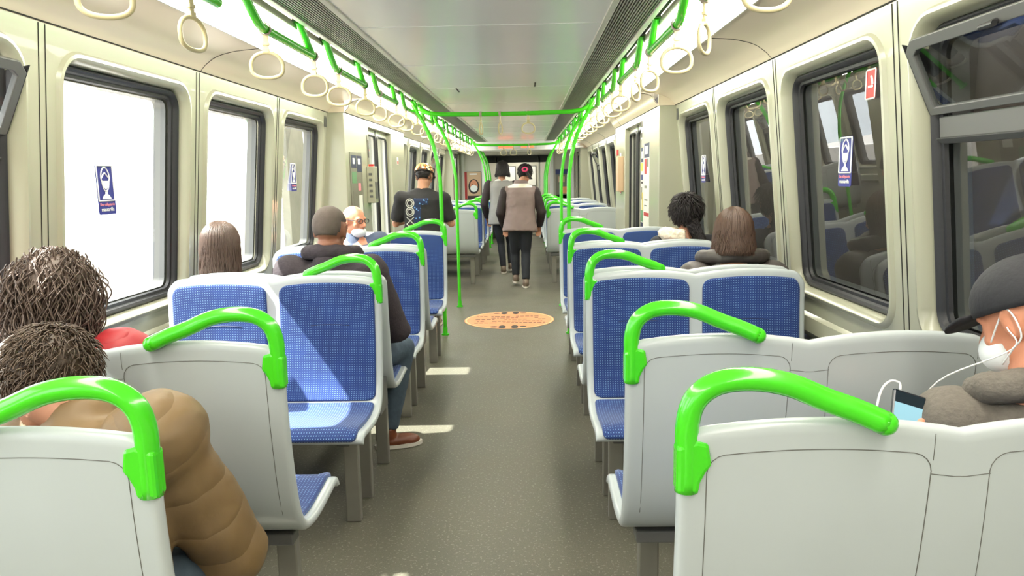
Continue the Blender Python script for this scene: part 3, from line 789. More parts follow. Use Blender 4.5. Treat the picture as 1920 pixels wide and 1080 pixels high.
m.build('speaker_grille', 'frame_grey', ib); MB().box(-.02, .02, -.03, .02, .16, .18).build('red_cap', 'red_ink', ib)
for s in (-1, 1):
    for (z, lab) in ((1.62, 'upper'), (1.25, 'lower')):
        poster('safety_sticker', s*(xv-.004), 8.35, z, LN if s < 0 else RN, .09, .08, [(.1, .9, .1, .5, 'red_ink')], '%s small red and white sticker on the %s wall past the doorway' % (lab, SN[s]), 'sticker')
hx = empty('emergency_box', (xv-.03, 8.2, 1.5), 0, 'beige emergency handle box on the right wall past the doorway', 'box')
MB().box(-.03, .03, -.09, .09, -.26, .12).build('housing', 'photo_tan', hx, bevel=.006); MB().box(-.032, -.02, -.05, .05, .13, .19).build('red_cap', 'red_ink', hx)
# posters on the bulkhead: masked woman left, dark advert right
pe = empty('portrait_poster', (-.99, 16.19, 1.245), 0, 'poster of a masked woman on the left of the far bulkhead', 'poster')
MB().box(-.20, .20, -.01, .0, -.30, .30).build('frame', 'frame_grey', pe, bevel=.004)
MB().box(-.19, -.12, -.012, -.01, -.29, .29).build('print', 'red_ink', pe); MB().box(-.115, .19, -.012, -.01, -.29, .29).build('print', 'photo_tan', pe)
def disc(cx, cz, rx, rz, y, m, nm): MB().poly([(cx+rx*cos(2*pi*k/20), y, cz+rz*sin(2*pi*k/20)) for k in range(20)]).build(nm, m, pe)
disc(.03, -.02, .12, .16, -.0125, 'hair_dark', 'print'); disc(.03, .0, .085, .12, -.013, 'skin_red', 'print'); disc(.03, -.06, .08, .075, -.0135, 'mask_white', 'print')
for a, b, c_, d in ((-.02, .02, .01, .025), (.05, .085, .0, .015), (-.11, .18, -.29, -.22)): MB().box(a, b, -.0138, -.0136, c_, d).build('print', 'ink', pe)
MB().box(-.06, .10, -.0138, -.0136, .23, .26).build('print', 'white', pe)
poster('advert_poster', 1.02, 16.185, 1.25, 0, .40, .62, [(.0, .8, .82, 1, 'navy'), (.1, .7, .0, .8, 'photo_grey'), (.15, .5, .55, .75, 'photo_tan'), (.3, .7, .15, .4, 'orange'), (.85, 1, .05, .75, 'red_ink'), (.0, .8, .0, .12, 'ink')], 'dark advert poster with an orange patch on the right of the far bulkhead', 'poster', 'photo_grey')
# round floor sticker
fs = empty('floor_sticker', (0, 7.27, .001), 0, 'round orange distancing sticker on the aisle floor at the doorway', 'sticker')
MB().poly([(.45*cos(2*pi*k/64), .45*sin(2*pi*k/64), 0) for k in range(64)], .0015, (0, 0, 1)).build('disc', 'orange', fs)
MB().tube([(.435*cos(2*pi*k/64), .435*sin(2*pi*k/64), .0015) for k in range(64)], .008, 4, closed=True, flat=(.12, 1)).build('rim', 'orange_light', fs)
random.seed(3); m = MB()
for r_, y in enumerate((.17, .09, .01, -.08, -.16)):
    x = -.34+.02*(r_ % 2)
    while x < .34:
        w_ = random.uniform(.015, .05)
        if random.random() < .8: m.box(x, x+w_, y-.012, y+.012, .0015, .002)
        x += w_+.012
m.build('printed_lines', 'ink', fs)
fp = MB()
for yy in (-.36, .36):
    for s in (-1, 1):
        fp.poly([(s*.06+.035*cos(2*pi*k/16), yy+.075*sin(2*pi*k/16), .002) for k in range(16)])
        fp.poly([(s*.14+.035*cos(2*pi*k/16), yy*.97+.03*sin(2*pi*k/16), .002) for k in range(16)])
fp.build('footprints', 'ink', fs)
# small vents screwed into the ceiling panels
for x, y, wd in ((-.33, 5.9, 'left'), (.27, 5.65, 'right')):
    tag(MB().box(-.005, .005, -.12, .12, 0, .004).build('ceiling_slot', 'ink', loc=(x, y, 2.097)), 'thin dark slot in the ceiling panel, %s one' % wd, 'slot')
# ---------------------------------------------------------------- people
def frame(f, u=(0, 0, 1)):
    f = Vector(f).normalized(); u = Vector(u); r = f.cross(u).normalized(); u = r.cross(f).normalized()
    return Matrix((r, f, u)).transposed()
def band_mat(name, src, c, bandc, z0, z1, xw):
    m = mat(name, c, .65, var=.15, vscale=6, bump=.4, bscale=14); t = NT(m); co = t.coords(); sp = t.node('ShaderNodeSeparateXYZ'); t.l.new(co, sp.inputs[0])
    k = t.math('MULTIPLY', t.math('GREATER_THAN', sp.outputs[2], z0), t.math('LESS_THAN', sp.outputs[2], z1))
    k = t.math('MULTIPLY', k, t.math('LESS_THAN', sp.outputs[1], .05)); k = t.math('MULTIPLY', k, t.math('LESS_THAN', t.math('ABSOLUTE', sp.outputs[0]), xw))
    L = lin(c); n = t.noise(co, 7, 3); base = t.mix(n, tuple(x*.85 for x in L), tuple(x*1.15 for x in L))
    t.l.new(t.mix(k, base, lin(bandc)), t.b.inputs['Base Color'])
band_mat('vest_band', 'vest', (132, 114, 110), (236, 230, 214), 1.283, 1.335, .155)
band_mat('coat_band', 'coat', (140, 138, 134), (236, 232, 226), 1.37, 1.42, .2)
def soft(o, vox, sm=4, disp=None):
    m = o.modifiers.new('remesh', 'REMESH'); m.mode = 'VOXEL'; m.voxel_size = vox; m.use_smooth_shade = True
    s = o.modifiers.new('smooth', 'SMOOTH'); s.factor = .5; s.iterations = sm
    if disp:
        t = bpy.data.textures.new('folds', 'CLOUDS'); t.noise_scale = disp[1]; t.noise_depth = 2
        d = o.modifiers.new('folds', 'DISPLACE'); d.texture = t; d.strength = disp[0]; d.mid_level = .5; d.texture_coords = 'LOCAL'
    return o
def loft(mb, secs, n=28):
    """secs: (centre, right vector, forward vector, rx, ry)"""
    vs = []
    for c, r, f, a, b in secs:
        c, r, f = Vector(c), Vector(r).normalized(), Vector(f).normalized()
        for k in range(n):
            t = 2*pi*k/n; ct, st = cos(t), sin(t); e = .82
            vs.append(c + r*a*math.copysign(abs(ct)**e, ct) + f*b*math.copysign(abs(st)**e, st))
    fs = [(i*n+k, i*n+(k+1) % n, (i+1)*n+(k+1) % n, (i+1)*n+k) for i in range(len(secs)-1) for k in range(n)]
    fs += [tuple(reversed(range(n))), tuple(range((len(secs)-1)*n, len(secs)*n))]
    return mb.add(vs, fs)
def head(mb, c, R):
    c = Vector(c)
    def P(x, y, z): return c + R @ Vector((x, y, z))
    mb.ball(P(0, -.012, .022), (.074, .094, .088), 20, 14, R)
    mb.ball(P(0, .022, -.042), (.057, .066, .066), 16, 12, R)
    mb.ball(P(0, .066, -.088), (.022, .017, .016), 12, 8, R)
    mb.tube([P(0, .082, .018), P(0, .098, -.008), P(0, .110, -.030), P(0, .094, -.040)], [.008, .010, .013, .009], 10)
    for s in (-1, 1):
        mb.ball(P(s*.012, .097, -.033), (.008, .009, .007), 8, 6, R)
        mb.ball(P(s*.028, .074, .024), (.024, .013, .008), 10, 6, R)
        mb.ball(P(s*.040, .060, -.024), (.022, .018, .018), 10, 6, R); mb.ball(P(s*.032, .058, .0), (.026, .018, .022), 10, 8, R)
        e = [P(s*(.076+.008*sin(a)), -.008+.016*cos(a), .0+.030*sin(a)) for a in [2*pi*k/12 for k in range(12)]]
        mb.tube(e, .0058, 6, closed=True); mb.ball(P(s*.076, -.004, .0), (.006, .014, .026), 10, 8, R)
        mb.ball(P(s*.077, -.004, -.028), (.005, .008, .008), 8, 6, R)
    mb.ball(P(0, .086, -.054), (.024, .009, .006), 10, 6, R); mb.ball(P(0, .084, -.066), (.021, .009, .007), 10, 6, R)
def hand(mb, wrist, d, up, s, curl=.5):
    """d: direction of the fingers, up: back of the hand, s: +1 when the thumb is towards d x up"""
    w_ = Vector(wrist); d = Vector(d).normalized(); up = Vector(up); up = (up-d*up.dot(d)).normalized(); r = d.cross(up)*s
    R = Matrix((r, d, up)).transposed()
    mb.ball(w_+d*.048, (.041, .052, .016), 14, 10, R); mb.tube([w_-d*.02, w_+d*.03], [.024, .027], 12, flat=None)
    for k, (x, L, rad) in enumerate(((.030, .074, .0088), (.010, .082, .0090), (-.011, .076, .0086), (-.030, .060, .0078))):
        p = w_+d*.088+r*x; pts = [p-d*.02, p]; a = 0
        for q, fr in enumerate((.45, .32, .23)):
            a += curl*(.75, .8, .6)[q]*(1+.12*k); pts.append(pts[-1]+(d*cos(a)-up*sin(a))*L*fr)
        mb.tube(pts, [rad, rad, rad*.98, rad*.9, rad*.75], 8); mb.ball(pts[-1], rad*.75, 8, 6)
    p = w_+d*.028+r*.030
    pts = [p, p+(r*.75+d*.55-up*.25)*.032, p+(r*.95+d*1.05-up*.7)*.040, p+(r*.85+d*1.6-up*1.1*max(.4, curl))*.044]
    mb.tube(pts, [.014, .0115, .0102, .0085], 8); mb.ball(pts[-1], .0085, 8, 6)
def shoe(mb, sole, ankle, toe):
    a = Vector(ankle); t = Vector((toe[0], toe[1], 0)).normalized(); R = frame(t)
    b = Vector((a.x, a.y, a.z-.075))
    mb.ball(b+t*.05+Vector((0, 0, .022)), (.046, .12, .034), 16, 10, R); mb.ball(b-t*.02+Vector((0, 0, .05)), (.04, .055, .05), 14, 10, R)
    mb.ball(b+t*.11+Vector((0, 0, .016)), (.044, .06, .028), 14, 8, R); mb.tube([b+Vector((0, 0, .05)), b+Vector((0, 0, .1))], .042, 12)
    pts = [b+R @ Vector((x, y, -.012)) for x, y in [(.047*cos(k*pi/10)*(1.05 if sin(k*pi/10) > 0 else .9), .05+.13*sin(k*pi/10)) for k in range(20)]]
    sole.poly(pts, .02, (0, 0, 1))
class Person:
    def __init__(s, label, base, J, skin='skin', cap=None):
        s.root = empty('person', base, 0, label, 'person'); s.o = Vector(base); s.J = {k: Vector(v) for k, v in J.items()}
        s.R = frame(J['hf'], J.get('hu', (0, 0, 1))); s.skin = skin
        J = s.J; s.right = (J['shR']-J['shL']).normalized(); s.spine = (J['neck']-J['pelvis']).normalized(); s.fwd = s.spine.cross(s.right)*-1
        if s.fwd.length < .1: s.fwd = Vector((0, 1, 0))
        s.fwd.normalize(); s.girth = J.get('girth', Vector((1, 1, 1)))
        mb = MB(); head(mb, J['head'], s.R); hb = J['head']+s.R @ Vector((0, -.022, -.05))
        mb.tube([hb, hb.lerp(J['neck'], .6), J['neck']-s.spine*.04], [.054, .052, .07], 16)
        s.torso(mb, .80)
        for q in 'LR':
            mb.tube([J['sh'+q], J['el'+q], J['wr'+q]], [.045, .038, .026], 12); mb.ball(J['el'+q], .038); mb.ball(J['sh'+q], .05)
            d = J['wr'+q]-J['el'+q]; hd_ = J.get('hd'+q, d)
            hand(mb, J['wr'+q], hd_, J.get('hup'+q, Vector((0, 0, 1))), (1 if q == 'L' else -1), .55)
            mb.tube([J['hp'+q], J['kn'+q], J['an'+q]], [.075, .052, .036], 12); mb.ball(J['kn'+q], .05)
        s.fin('body', skin, mb, .0075, 2)
        for k in (-1, 1):
            e = MB(); e.ball(J['head']+s.R @ Vector((k*.029, .0665, .004)), .0120, 12, 8); eo = s.make('eye', 'white', e)
            i = MB(); i.ball(J['head']+s.R @ Vector((k*.029, .0735, .004)), .0062, 10, 6); s.make('iris', 'ink', i, eo)
    def make(s, name, m, mb, parent=None, smooth=True):
        mb.v = [tuple(Vector(v)-s.o) for v in mb.v]; return mb.build(name, m, parent or s.root, smooth=smooth)
    def fin(s, name, m, mb, vox=.012, sm=4, disp=None, parent=None):
        return soft(s.make(name, m, mb, parent), vox, sm, disp)
    def torso(s, mb, k, low=-.06, wide=1.0, top=True):
        J = s.J; p, n = J['pelvis'], J['neck']; L = (n-p).length; r, f = s.right, s.fwd; sw = (J['shR']-J['shL']).length/2
        secs = []
        for t, a, b in ((low, .165, .115), (.12, .17, .12), (.35, .155, .105), (.6, .165, .115), (.8, .17, .11), (.9, sw*.92/max(k, .6)*min(k, 1)+.0, .09), (.97, sw*.62, .07), (1.03, .065, .06)):
            secs.append((p+s.spine*L*t - f*.012*(t > .5), r, f, a*k*wide if t < .85 else a*(1 if k < 1 else 1+(k-1)*.6), b*k))
        loft(mb, secs)
    def top(s, m, k=1.08, arm=1.0, sleeve=1.0, low=-.06, vox=.011, disp=(.014, .09), name='jacket', collar=None, hem=None, sleeves_mat=None):
        J = s.J; mb = MB(); s.torso(mb, k, low)
        if hem: 
            p = J['pelvis']; loft(mb, [(p+s.spine*.05, s.right, s.fwd, .17*k, .12*k), (p-Vector((0, 0, hem)), s.right, s.fwd, .19*k, .14*k)])
        am = MB() if sleeves_mat else mb
        for q in 'LR':
            a, b, c = J['sh'+q], J['el'+q], J['wr'+q]
            end = b.lerp(c, (sleeve-.5)*2) if sleeve > .5 else a.lerp(b, sleeve*2)
            ch = J['neck'].lerp(a, .5)-s.spine*.05
            mb.tube([ch, a], [.065*k, (.062 if not sleeves_mat else .05)*arm*k], 14); mb.ball(a, (.064 if not sleeves_mat else .05)*arm*k)
            if sleeve > .5:
                am.tube([a, a.lerp(b, .5), b], [.062*arm, .060*arm, .053*arm], 16); am.ball(b, .055*arm, 14, 10); am.tube([b, b.lerp(end, .6), end], [.053*arm, .048*arm, .038*arm+.004], 16)
                if sleeves_mat: am.ball(a, .061*arm)
            else: am.tube([a, end], [.064*arm, .062*arm], 16)
        if collar:
            c0 = J['neck']; mb.tube([c0-s.spine*.03, c0+s.spine*.045], [collar*1.12, collar], 18)
        o = s.fin(name, m, mb, vox, 4, disp)
        if sleeves_mat: s.fin('sleeve', sleeves_mat, am, vox, 3, disp)
        return o
    def hood(s, m, back=.075, r=.1, h=.05):
        J = s.J; mb = MB(); c = J['neck']-s.fwd*back*.6+s.spine*h; b = s.fwd
        pts = [c+s.right*cos(t)*r*1.15+b*(sin(t)*r*.75+.02)+s.spine*(.02*sin(t)) for t in [2*pi*k/20 for k in range(20)]]
        mb.tube(pts, .036, 10, closed=True); mb.ball(c-s.fwd*.05-s.spine*.045, (r*1.0, r*.55, r*.75), 16, 10, frame(s.fwd, s.spine))
        return s.fin('hood', m, mb, .010, 4, (.014, .05))
    def trousers(s, m, vox=.012, k=1.0, ankle=.05):
        J = s.J; mb = MB(); mb.ball(J['hpL'].lerp(J['hpR'], .5), (.165*k, .125*k, .115), 18, 12)
        for q in 'LR':
            a, b, c = J['hp'+q], J['kn'+q], J['an'+q]
            mb.tube([a, a.lerp(b, .5), b], [.088*k, .080*k, .062*k], 16); mb.ball(b, .064*k); mb.tube([b, b.lerp(c, .35), c.lerp(b, .04)], [.062*k, .060*k, ankle*k], 16)
        return s.fin('trousers', m, mb, vox, 4, (.008, .06))
    def shoes(s, m, toeL=(0, 1), toeR=(0, 1)):
        for q, t in (('L', toeL), ('R', toeR)):
            a, b = MB(), MB(); shoe(a, b, s.J['an'+q], t); o = s.fin('shoe', m, a, .008, 3); s.make('sole', 'sole', b, o, False)
    def scalp(s, mb, sc=1.06, front=.045, low=-.05, nape=-.07):
        c, R = s.J['head'], s.R
        def fn(p):
            q = p.copy()
            if q.y > .02 and q.z < front+(.03 if q.y > .05 else 0): return q*.80
            if q.z < low and q.y > -.03: return q*.80
            if q.z < nape: return q*.8
            if sc < 1.09 and abs(q.x) > .055 and q.z < .022 and q.y > -.045: return q*.85
            return q
        mb.ball(c+R @ Vector((0, -.012, .022)), (.074*sc+.004, .094*sc+.002, .088*sc+.004), 36, 26, R, fn)
    def strands(s, mb, n, fn, r=.0016, k=3):
        for i in range(n):
            pts = fn(i)
            if pts: pts = [s.J['head']+s.R @ Vector(p) for p in pts]; mb.tube(pts, [r]*(len(pts)-1)+[r*.3], k, cap=False)
def sk(a, b, sc=1.0):     # point on the skull: a azimuth from the back, b elevation
    return Vector((.076*sc*sin(a)*cos(b), -.012-.096*sc*cos(a)*cos(b), .022+.090*sc*sin(b)))
def seated(x, d, hz, lean=0, tilt=0, **kw):
    """a sitter facing +y on the bench whose back stands at depth d"""
    nz = hz-.155
    J = dict(pelvis=(x, d+.18, .53), neck=(x, d+.15+lean, nz), head=(x, d+.175+lean*1.2, hz), hf=(0, 1, -.1),
             shL=(x-.18, d+.15+lean, nz-.055), shR=(x+.18, d+.15+lean, nz-.055),
             elL=(x-.23, d+.22+lean, nz-.31), elR=(x+.23, d+.22+lean, nz-.31), wrL=(x-.11, d+.42+lean, .60), wrR=(x+.11, d+.42+lean, .60),
             hpL=(x-.09, d+.20, .53), hpR=(x+.09, d+.20, .53), knL=(x-.11, d+.56, .53), knR=(x+.11, d+.56, .53),
             anL=(x-.11, d+.58, .09), anR=(x+.11, d+.58, .09))
    J.update(kw); return J
def longhair(p, m, n, length, spread=.0, r=.0022, front=.05, seed=1, side=0, sc=1.08):
    random.seed(seed); mb = MB(); p.scalp(mb, sc, front, -.5, -.5)
    def fn(i):
        a = random.uniform(-1.75, 1.75); b = random.uniform(.9, 1.5); L = length*random.uniform(.88, 1.05); pts = []
        q = random.uniform(sc-.01, sc+.1)
        for k in range(5): pts.append(sk(a*(1+.0*k), b*(1-k/4), q))
        e = pts[-1]; w1 = random.uniform(-.012, .012); ph = random.uniform(0, 6)
        for k in range(1, 8):
            t = k/7; x = e.x*(1-.12*t)+w1*t+.004*sin(ph+t*9)+spread*t*e.x+side*t*t
            y = e.y*(1+.05*t) + (0 if e.y < 0 else -.02*t)
            pts.append(Vector((x, y, e.z-L*t)))
        return pts
    p.strands(mb, n, fn, r); return p.make('hair', m, mb)
def shorthair(p, m, n, L, seed=1, front=.05, low=-.03, nape=-.075, sc=1.1, mess=1.0, r=.0016):
    random.seed(seed); mb = MB(); p.scalp(mb, sc, front, low, nape)
    def fn(i):
        a = random.uniform(-pi, pi); b = random.uniform(-.75, 1.5)
        q = sk(a, b, sc+.0)
        if q.y > .035 and q.z < front+.02: return None
        if q.z < low-.0 and q.y > -.03: return None
        pts = [q*.97]; t = Vector((random.uniform(-.6, .6)*mess+sin(a)*.3, -cos(a)*.4+random.uniform(-.3, .3), -.6+random.uniform(-.5, .5)*mess)); nrm = q.normalized()
        ph = random.uniform(0, 6)
        for k in range(1, 5):
            q = q + (t-nrm*t.dot(nrm))*L/4 + nrm*L*.09*random.uniform(.4, 1.6)*(1.5-k*.35); q = q+Vector((sin(ph+k), cos(ph+k*1.3), 0))*.002; pts.append(q)
            nrm = q.normalized()
        return pts
    p.strands(mb, n, fn, r); return p.make('hair', m, mb)

# the man in the tan quilted jacket, slumped forward in the nearest left row
Jt = dict(pelvis=(-.74, 1.40, .52), neck=(-.83, 1.62, .875), head=(-.935, 1.66, .965), hf=(-.45, .62, -.62), hu=(-.1, .6, .8),
          shL=(-.99, 1.66, .79), shR=(-.625, 1.53, .865), elL=(-1.02, 1.74, .60), elR=(-.51, 1.62, .56), wrL=(-.86, 1.76, .62), wrR=(-.62, 1.60, .48),
          hpL=(-.81, 1.44, .52), hpR=(-.63, 1.44, .52), knL=(-.82, 1.74, .52), knR=(-.60, 1.74, .50), anL=(-.82, 1.74, .09), anR=(-.60, 1.74, .09))
p = Person('person in a tan quilted jacket slumped forward in the nearest left seat', (-.72, 1.45, 0), Jt)
p.top('puffer_tan', 1.22, 1.5, low=-.2, disp=(.022, .10), vox=.012, collar=.075, hem=.14); p.trousers('jeans'); p.shoes('shoe_grey')
shorthair(p, 'hair_grey', 2600, .055, 4, .05, -.03, -.075, 1.14)
# curly haired person in a red jacket beside the window
p = Person('curly haired person in a red puffer jacket by the left window', (-1.15, 2.06, 0), seated(-1.15, 1.88, 1.10, 0.0, shL=(-1.33, 2.04, .93), shR=(-.97, 2.04, .93), elL=(-1.36, 2.12, .68), elR=(-.93, 2.12, .68), hf=(.15, 1, -.25)))
p.top('puffer_red', 1.12, 1.3, collar=.085); p.trousers('black_cloth'); p.shoes('shoe_grey')
random.seed(9); mb = MB(); p.scalp(mb, 1.27, .06, -.5, -.5)
def curl(i):
    a = random.uniform(-2.2, 2.2); b = random.uniform(-.9, 1.5); s_ = random.uniform(1.15, 1.48); q = sk(a, b, s_)
    if q.y > .05 and q.z < .06: return None
    L = random.uniform(.06, .12); ph = random.uniform(0, 6); rr = random.uniform(.008, .016); w_ = random.uniform(1.4, 2.6)*(1 if random.random() < .5 else -1); out = q.normalized()
    return [q+Vector((rr*cos(ph+w_*t*2), rr*sin(ph+w_*t*2), -L*t))+out*.012*sin(pi*t) for t in [k/11 for k in range(12)]]
p.strands(mb, 2200, curl, .0022, 3); p.make('hair', 'hair_curly', mb)
# long haired woman, window seat behind the first blue seat
p = Person('person with long straight brown hair seated by the second left window', (-1.26, 3.5, 0), seated(-1.275, 3.33, 1.115, shL=(-1.40, 3.48, .905), elL=(-1.38, 3.6, .65)))
p.top('black_cloth', 1.0, 1.0); p.trousers('black_cloth'); p.shoes('shoe_grey'); longhair(p, 'hair_long', 1500, .24, .05, .0024, seed=3)
# man with cropped hair in a dark hoodie, foot out in the aisle
Jm = seated(-.745, 3.33, 1.185, 0, elL=(-.95, 3.58, .72), shL=(-.94, 3.49, .985), shR=(-.555, 3.47, .985), elR=(-.455, 3.56, .69), wrR=(-.62, 3.80, .60), knR=(-.475, 3.83, .53), anR=(-.56, 3.76, .09), hf=(.05, 1, -.22))
p = Person('person with cropped hair in a dark hoodie, seated left with a foot in the aisle', (-.745, 3.5, 0), Jm, 'skin_dark')
p.top('hoodie', 1.18, 1.22, collar=.08); p.hood('hoodie', .09, .105, .045); p.trousers('jeans'); p.shoes('brown_leather', (0, 1), (.93, .35))
mb = MB(); p.scalp(mb, 1.045, .05, -.028, -.06); p.make('hair', 'hair_buzz', mb)
# bald man in glasses facing back down the car
Jb = dict(pelvis=(-1.12, 5.60, .53), neck=(-1.13, 5.66, .975), head=(-1.125, 5.62, 1.115), hf=(.85, -.52, -.10), shL=(-.95, 5.66, .945), shR=(-1.31, 5.68, .945),
          elL=(-.92, 5.58, .65), elR=(-1.34, 5.60, .66), wrL=(-1.02, 5.38, .60), wrR=(-1.2, 5.38, .60), hpL=(-1.03, 5.58, .53), hpR=(-1.21, 5.58, .53), knL=(-1.02, 5.20, .53), knR=(-1.22, 5.20, .53), anL=(-1.02, 5.22, .09), anR=(-1.22, 5.22, .09))
p = Person('bald person in dark glasses and blue grey jacket, facing back by the left wall', (-1.12, 5.6, 0), Jb, 'skin_red')
p.fwd = Vector((0, -1, 0)); p.top('blue_jacket', 1.12, 1.2, collar=.074); p.trousers('black_cloth'); p.shoes('brown_leather', (0, -1), (0, -1))
c, R = p.J['head'], p.R
def PH(x, y, z): return c + R @ Vector((x, y, z))
g = MB()
for s in (-1, 1):
    g.tube([PH(s*.032+.024*cos(a), .097, .006+.016*sin(a)) for a in [2*pi*k/16 for k in range(16)]], .0028, 6, closed=True); g.tube([PH(s*.056, .095, .010), PH(s*.079, .06, .012), PH(s*.083, -.01, .012)], .0028, 6)
g.tube([PH(-.008, .098, .01), PH(.008, .098, .01)], .0025, 6); p.make('glasses', 'rubber', g)
mk = MB(); mk.ball(PH(0, .050, -.082), (.060, .058, .042), 18, 12, R); p.make('face_mask', 'mask_white', mk)
cl = MB(); cl.tube([p.J['neck']-Vector((0, 0, .02)), p.J['neck']+Vector((0, 0, .025))], [.072, .062], 16); p.make('shirt_collar', 'white', cl)
random.seed(2); hr = MB()
def fringe(i):
    a = random.uniform(-1.4, 1.4); b = random.uniform(-.5, .1); q = sk(a, b, 1.03); return [q, q+Vector((0, -.004, -.015)), q+Vector((0, -.004, -.03))]
p.strands(hr, 500, fringe, .0014); p.make('hair', 'white', hr)
# man in a floral cap standing at the left door
x = -.80
Js = dict(pelvis=(x, 7.02, .84), neck=(x+.005, 7.04, 1.315), head=(x+.02, 7.09, 1.44), hf=(.12, 1, -.38), shL=(x-.195, 7.03, 1.235), shR=(x+.195, 7.05, 1.225),
          elL=(x-.265, 7.06, 1.0), elR=(x+.265, 7.09, .99), wrL=(x-.14, 7.28, 1.02), wrR=(x+.13, 7.29, 1.04), hpL=(x-.09, 7.02, .82), hpR=(x+.09, 7.02, .82),
          knL=(x-.10, 7.05, .45), knR=(x+.10, 7.05, .45), anL=(x-.10, 7.02, .09), anR=(x+.10, 7.02, .09))
p = Person('person standing at the left door in a floral cap and black printed t-shirt', (x, 7.0, 0), Js)
p.top('shirt', 1.12, 1.08, sleeve=.44, low=-.12, name='shirt', disp=(.016, .10)); p.trousers('black_cloth'); p.shoes('shoe_grey')
shorthair(p, 'hair_dark', 700, .02, 5, .05, -.03, -.07, 1.04)
cp = MB(); c, R = p.J['head'], p.R
def capfn(q): return Vector((q.x, q.y, max(q.z, -.008)))
cp.ball(c+R @ Vector((0, -.012, .035)), (.092, .112, .092), 28, 18, R, capfn)
co = p.make('cap', 'cap_floral', cp); vs = MB(); vs.poly([c+R @ Vector((.085*cos(t), .085+.085*sin(t), .028)) for t in [pi*k/14 for k in range(15)]], .005, R @ Vector((0, 0, 1))); p.make('visor', 'hair_dark', vs, co)
bnd = MB(); bnd.tube([c+R @ Vector((.0915*cos(t), -.012+.111*sin(t), .026)) for t in [2*pi*k/28 for k in range(28)]], .005, 6, closed=True); p.make('band', 'hair_dark', bnd, co)
# two people walking away down the aisle
def walker(label, x, y, H, J0, **k):
    J = dict(pelvis=(x, y, H*.53), neck=(x, y+.06, H*.825), head=(x+.02, y+.10, H*.92), hf=(0, 1, -.3), shL=(x-.19, y+.05, H*.79), shR=(x+.19, y+.05, H*.785),
             elL=(x-.26, y+.02, H*.62), elR=(x+.27, y+.02, H*.62), wrL=(x-.22, y+.16, H*.50), wrR=(x+.24, y+.16, H*.50), hpL=(x-.08, y, H*.52), hpR=(x+.08, y, H*.52))
    J.update(J0); return Person(label, (x, y, 0), J, **k)
p = walker('person walking away in a grey coat with a white shoulder stripe and long dark hair', -.175, 10.85, 1.66,
           dict(knL=(-.20, 10.93, .44), anL=(-.17, 10.86, .09), knR=(-.07, 11.05, .46), anR=(-.06, 11.0, .12), hf=(.1, 1, -.1)))
p.top('coat_band', 1.1, 1.1, low=-.10, hem=.16, sleeves_mat='black_sleeve'); p.trousers('legging', k=.9); p.shoes('shoe_grey'); longhair(p, 'hair_dark', 700, .13, .25, .0035, seed=8, sc=1.12)
p = walker('person walking away in a taupe vest with black sleeves and a pink hair band', .11, 9.5, 1.565,
           dict(knL=(.03, 9.62, .43), anL=(.035, 9.60, .13), knR=(.17, 9.55, .44), anR=(.165, 9.42, .09), head=(.175, 9.62, 1.455), neck=(.12, 9.57, 1.325), hf=(.0, 1, -.35),
                pelvis=(.10, 9.5, .80), hpL=(.03, 9.5, .80), hpR=(.18, 9.5, .80)))
p.top('vest_band', 1.22, 1.12, low=-.10, hem=.08, name='vest', sleeves_mat='black_sleeve', collar=.085); p.trousers('legging', k=1.0); p.shoes('shoe_grey')
shorthair(p, 'hair_dark', 900, .04, 6, .05, -.03, -.08, 1.12, r=.0025)
c, R = p.J['head'], p.R
hb = MB(); hb.ball(c+R @ Vector((0, -.118, .01)), (.038, .034, .038), 16, 10, R); b2 = MB(); b2.tube([c+R @ Vector((.030*cos(t), -.140, .01+.026*sin(t))) for t in [2*pi*k/16 for k in range(16)]], .011, 8, closed=True)
p.make('hair_bun', 'hair_dark', hb); p.make('hair_band', 'pink_band', b2)
pt = MB(); random.seed(4)
p.strands(pt, 220, lambda i: [Vector((0, -.13, 0))+Vector((random.uniform(-.02, .02)+.075*t, -.01*t+random.uniform(-.008, .008), -.14*t+.02)) for t in (0, .25, .5, .75, 1)], .003); p.make('ponytail', 'hair_dark', pt)
# woman with a ponytail and pale fur collar, right window, second row
p = Person('person with tied dark hair and a pale fur collar by the third right window', (1.27, 4.86, 0), seated(1.245, 4.69, 1.165, hf=(.35, .9, .15), shR=(1.38, 4.84, .955), elR=(1.37, 4.95, .70)))
p.top('black_cloth', 1.05, 1.1); p.trousers('jeans'); p.shoes('shoe_grey'); shorthair(p, 'hair_dark', 1500, .07, 7, .05, -.06, -.085, 1.14, .6, .002)
fc = MB(); J = p.J; fc.tube([J['neck']+Vector((.115*cos(t)-.04, .075*sin(t)-.03, .018-.01*cos(t))) for t in [radians(95+175*k/16) for k in range(17)]], .042, 12); p.fin('fur_collar', 'fur', fc, .009, 2, (.02, .02))
mb = MB(); mb.tube([J['neck']+Vector((-.16, -.12, -.02)), J['neck']+Vector((-.08, -.13, -.03))], .012, 8); p.make('red_label', 'red_ink', mb)
pt = MB(); random.seed(14)
p.strands(pt, 420, lambda i: [Vector((.035+.10*t+random.uniform(-.05, .05)*(1-.3*t), -.10-.045*t+random.uniform(-.015, .015), -.01-.21*t)) for t in (0, .2, .4, .6, .8, 1)], .0030); p.make('ponytail', 'hair_dark', pt)
# brown haired woman in a grey puffer jacket, right window, first row
p = Person('person with brown hair in a grey hooded puffer jacket by the second right window', (1.18, 3.5, 0), seated(1.175, 3.33, 1.135, hf=(.25, .95, -.1)))
p.top('puffer_grey', 1.14, 1.25); p.hood('puffer_grey', .11, .125, .045); p.trousers('black_cloth'); p.shoes('shoe_grey'); longhair(p, 'hair_brown', 1600, .12, .15, .0022, seed=12, sc=1.1)
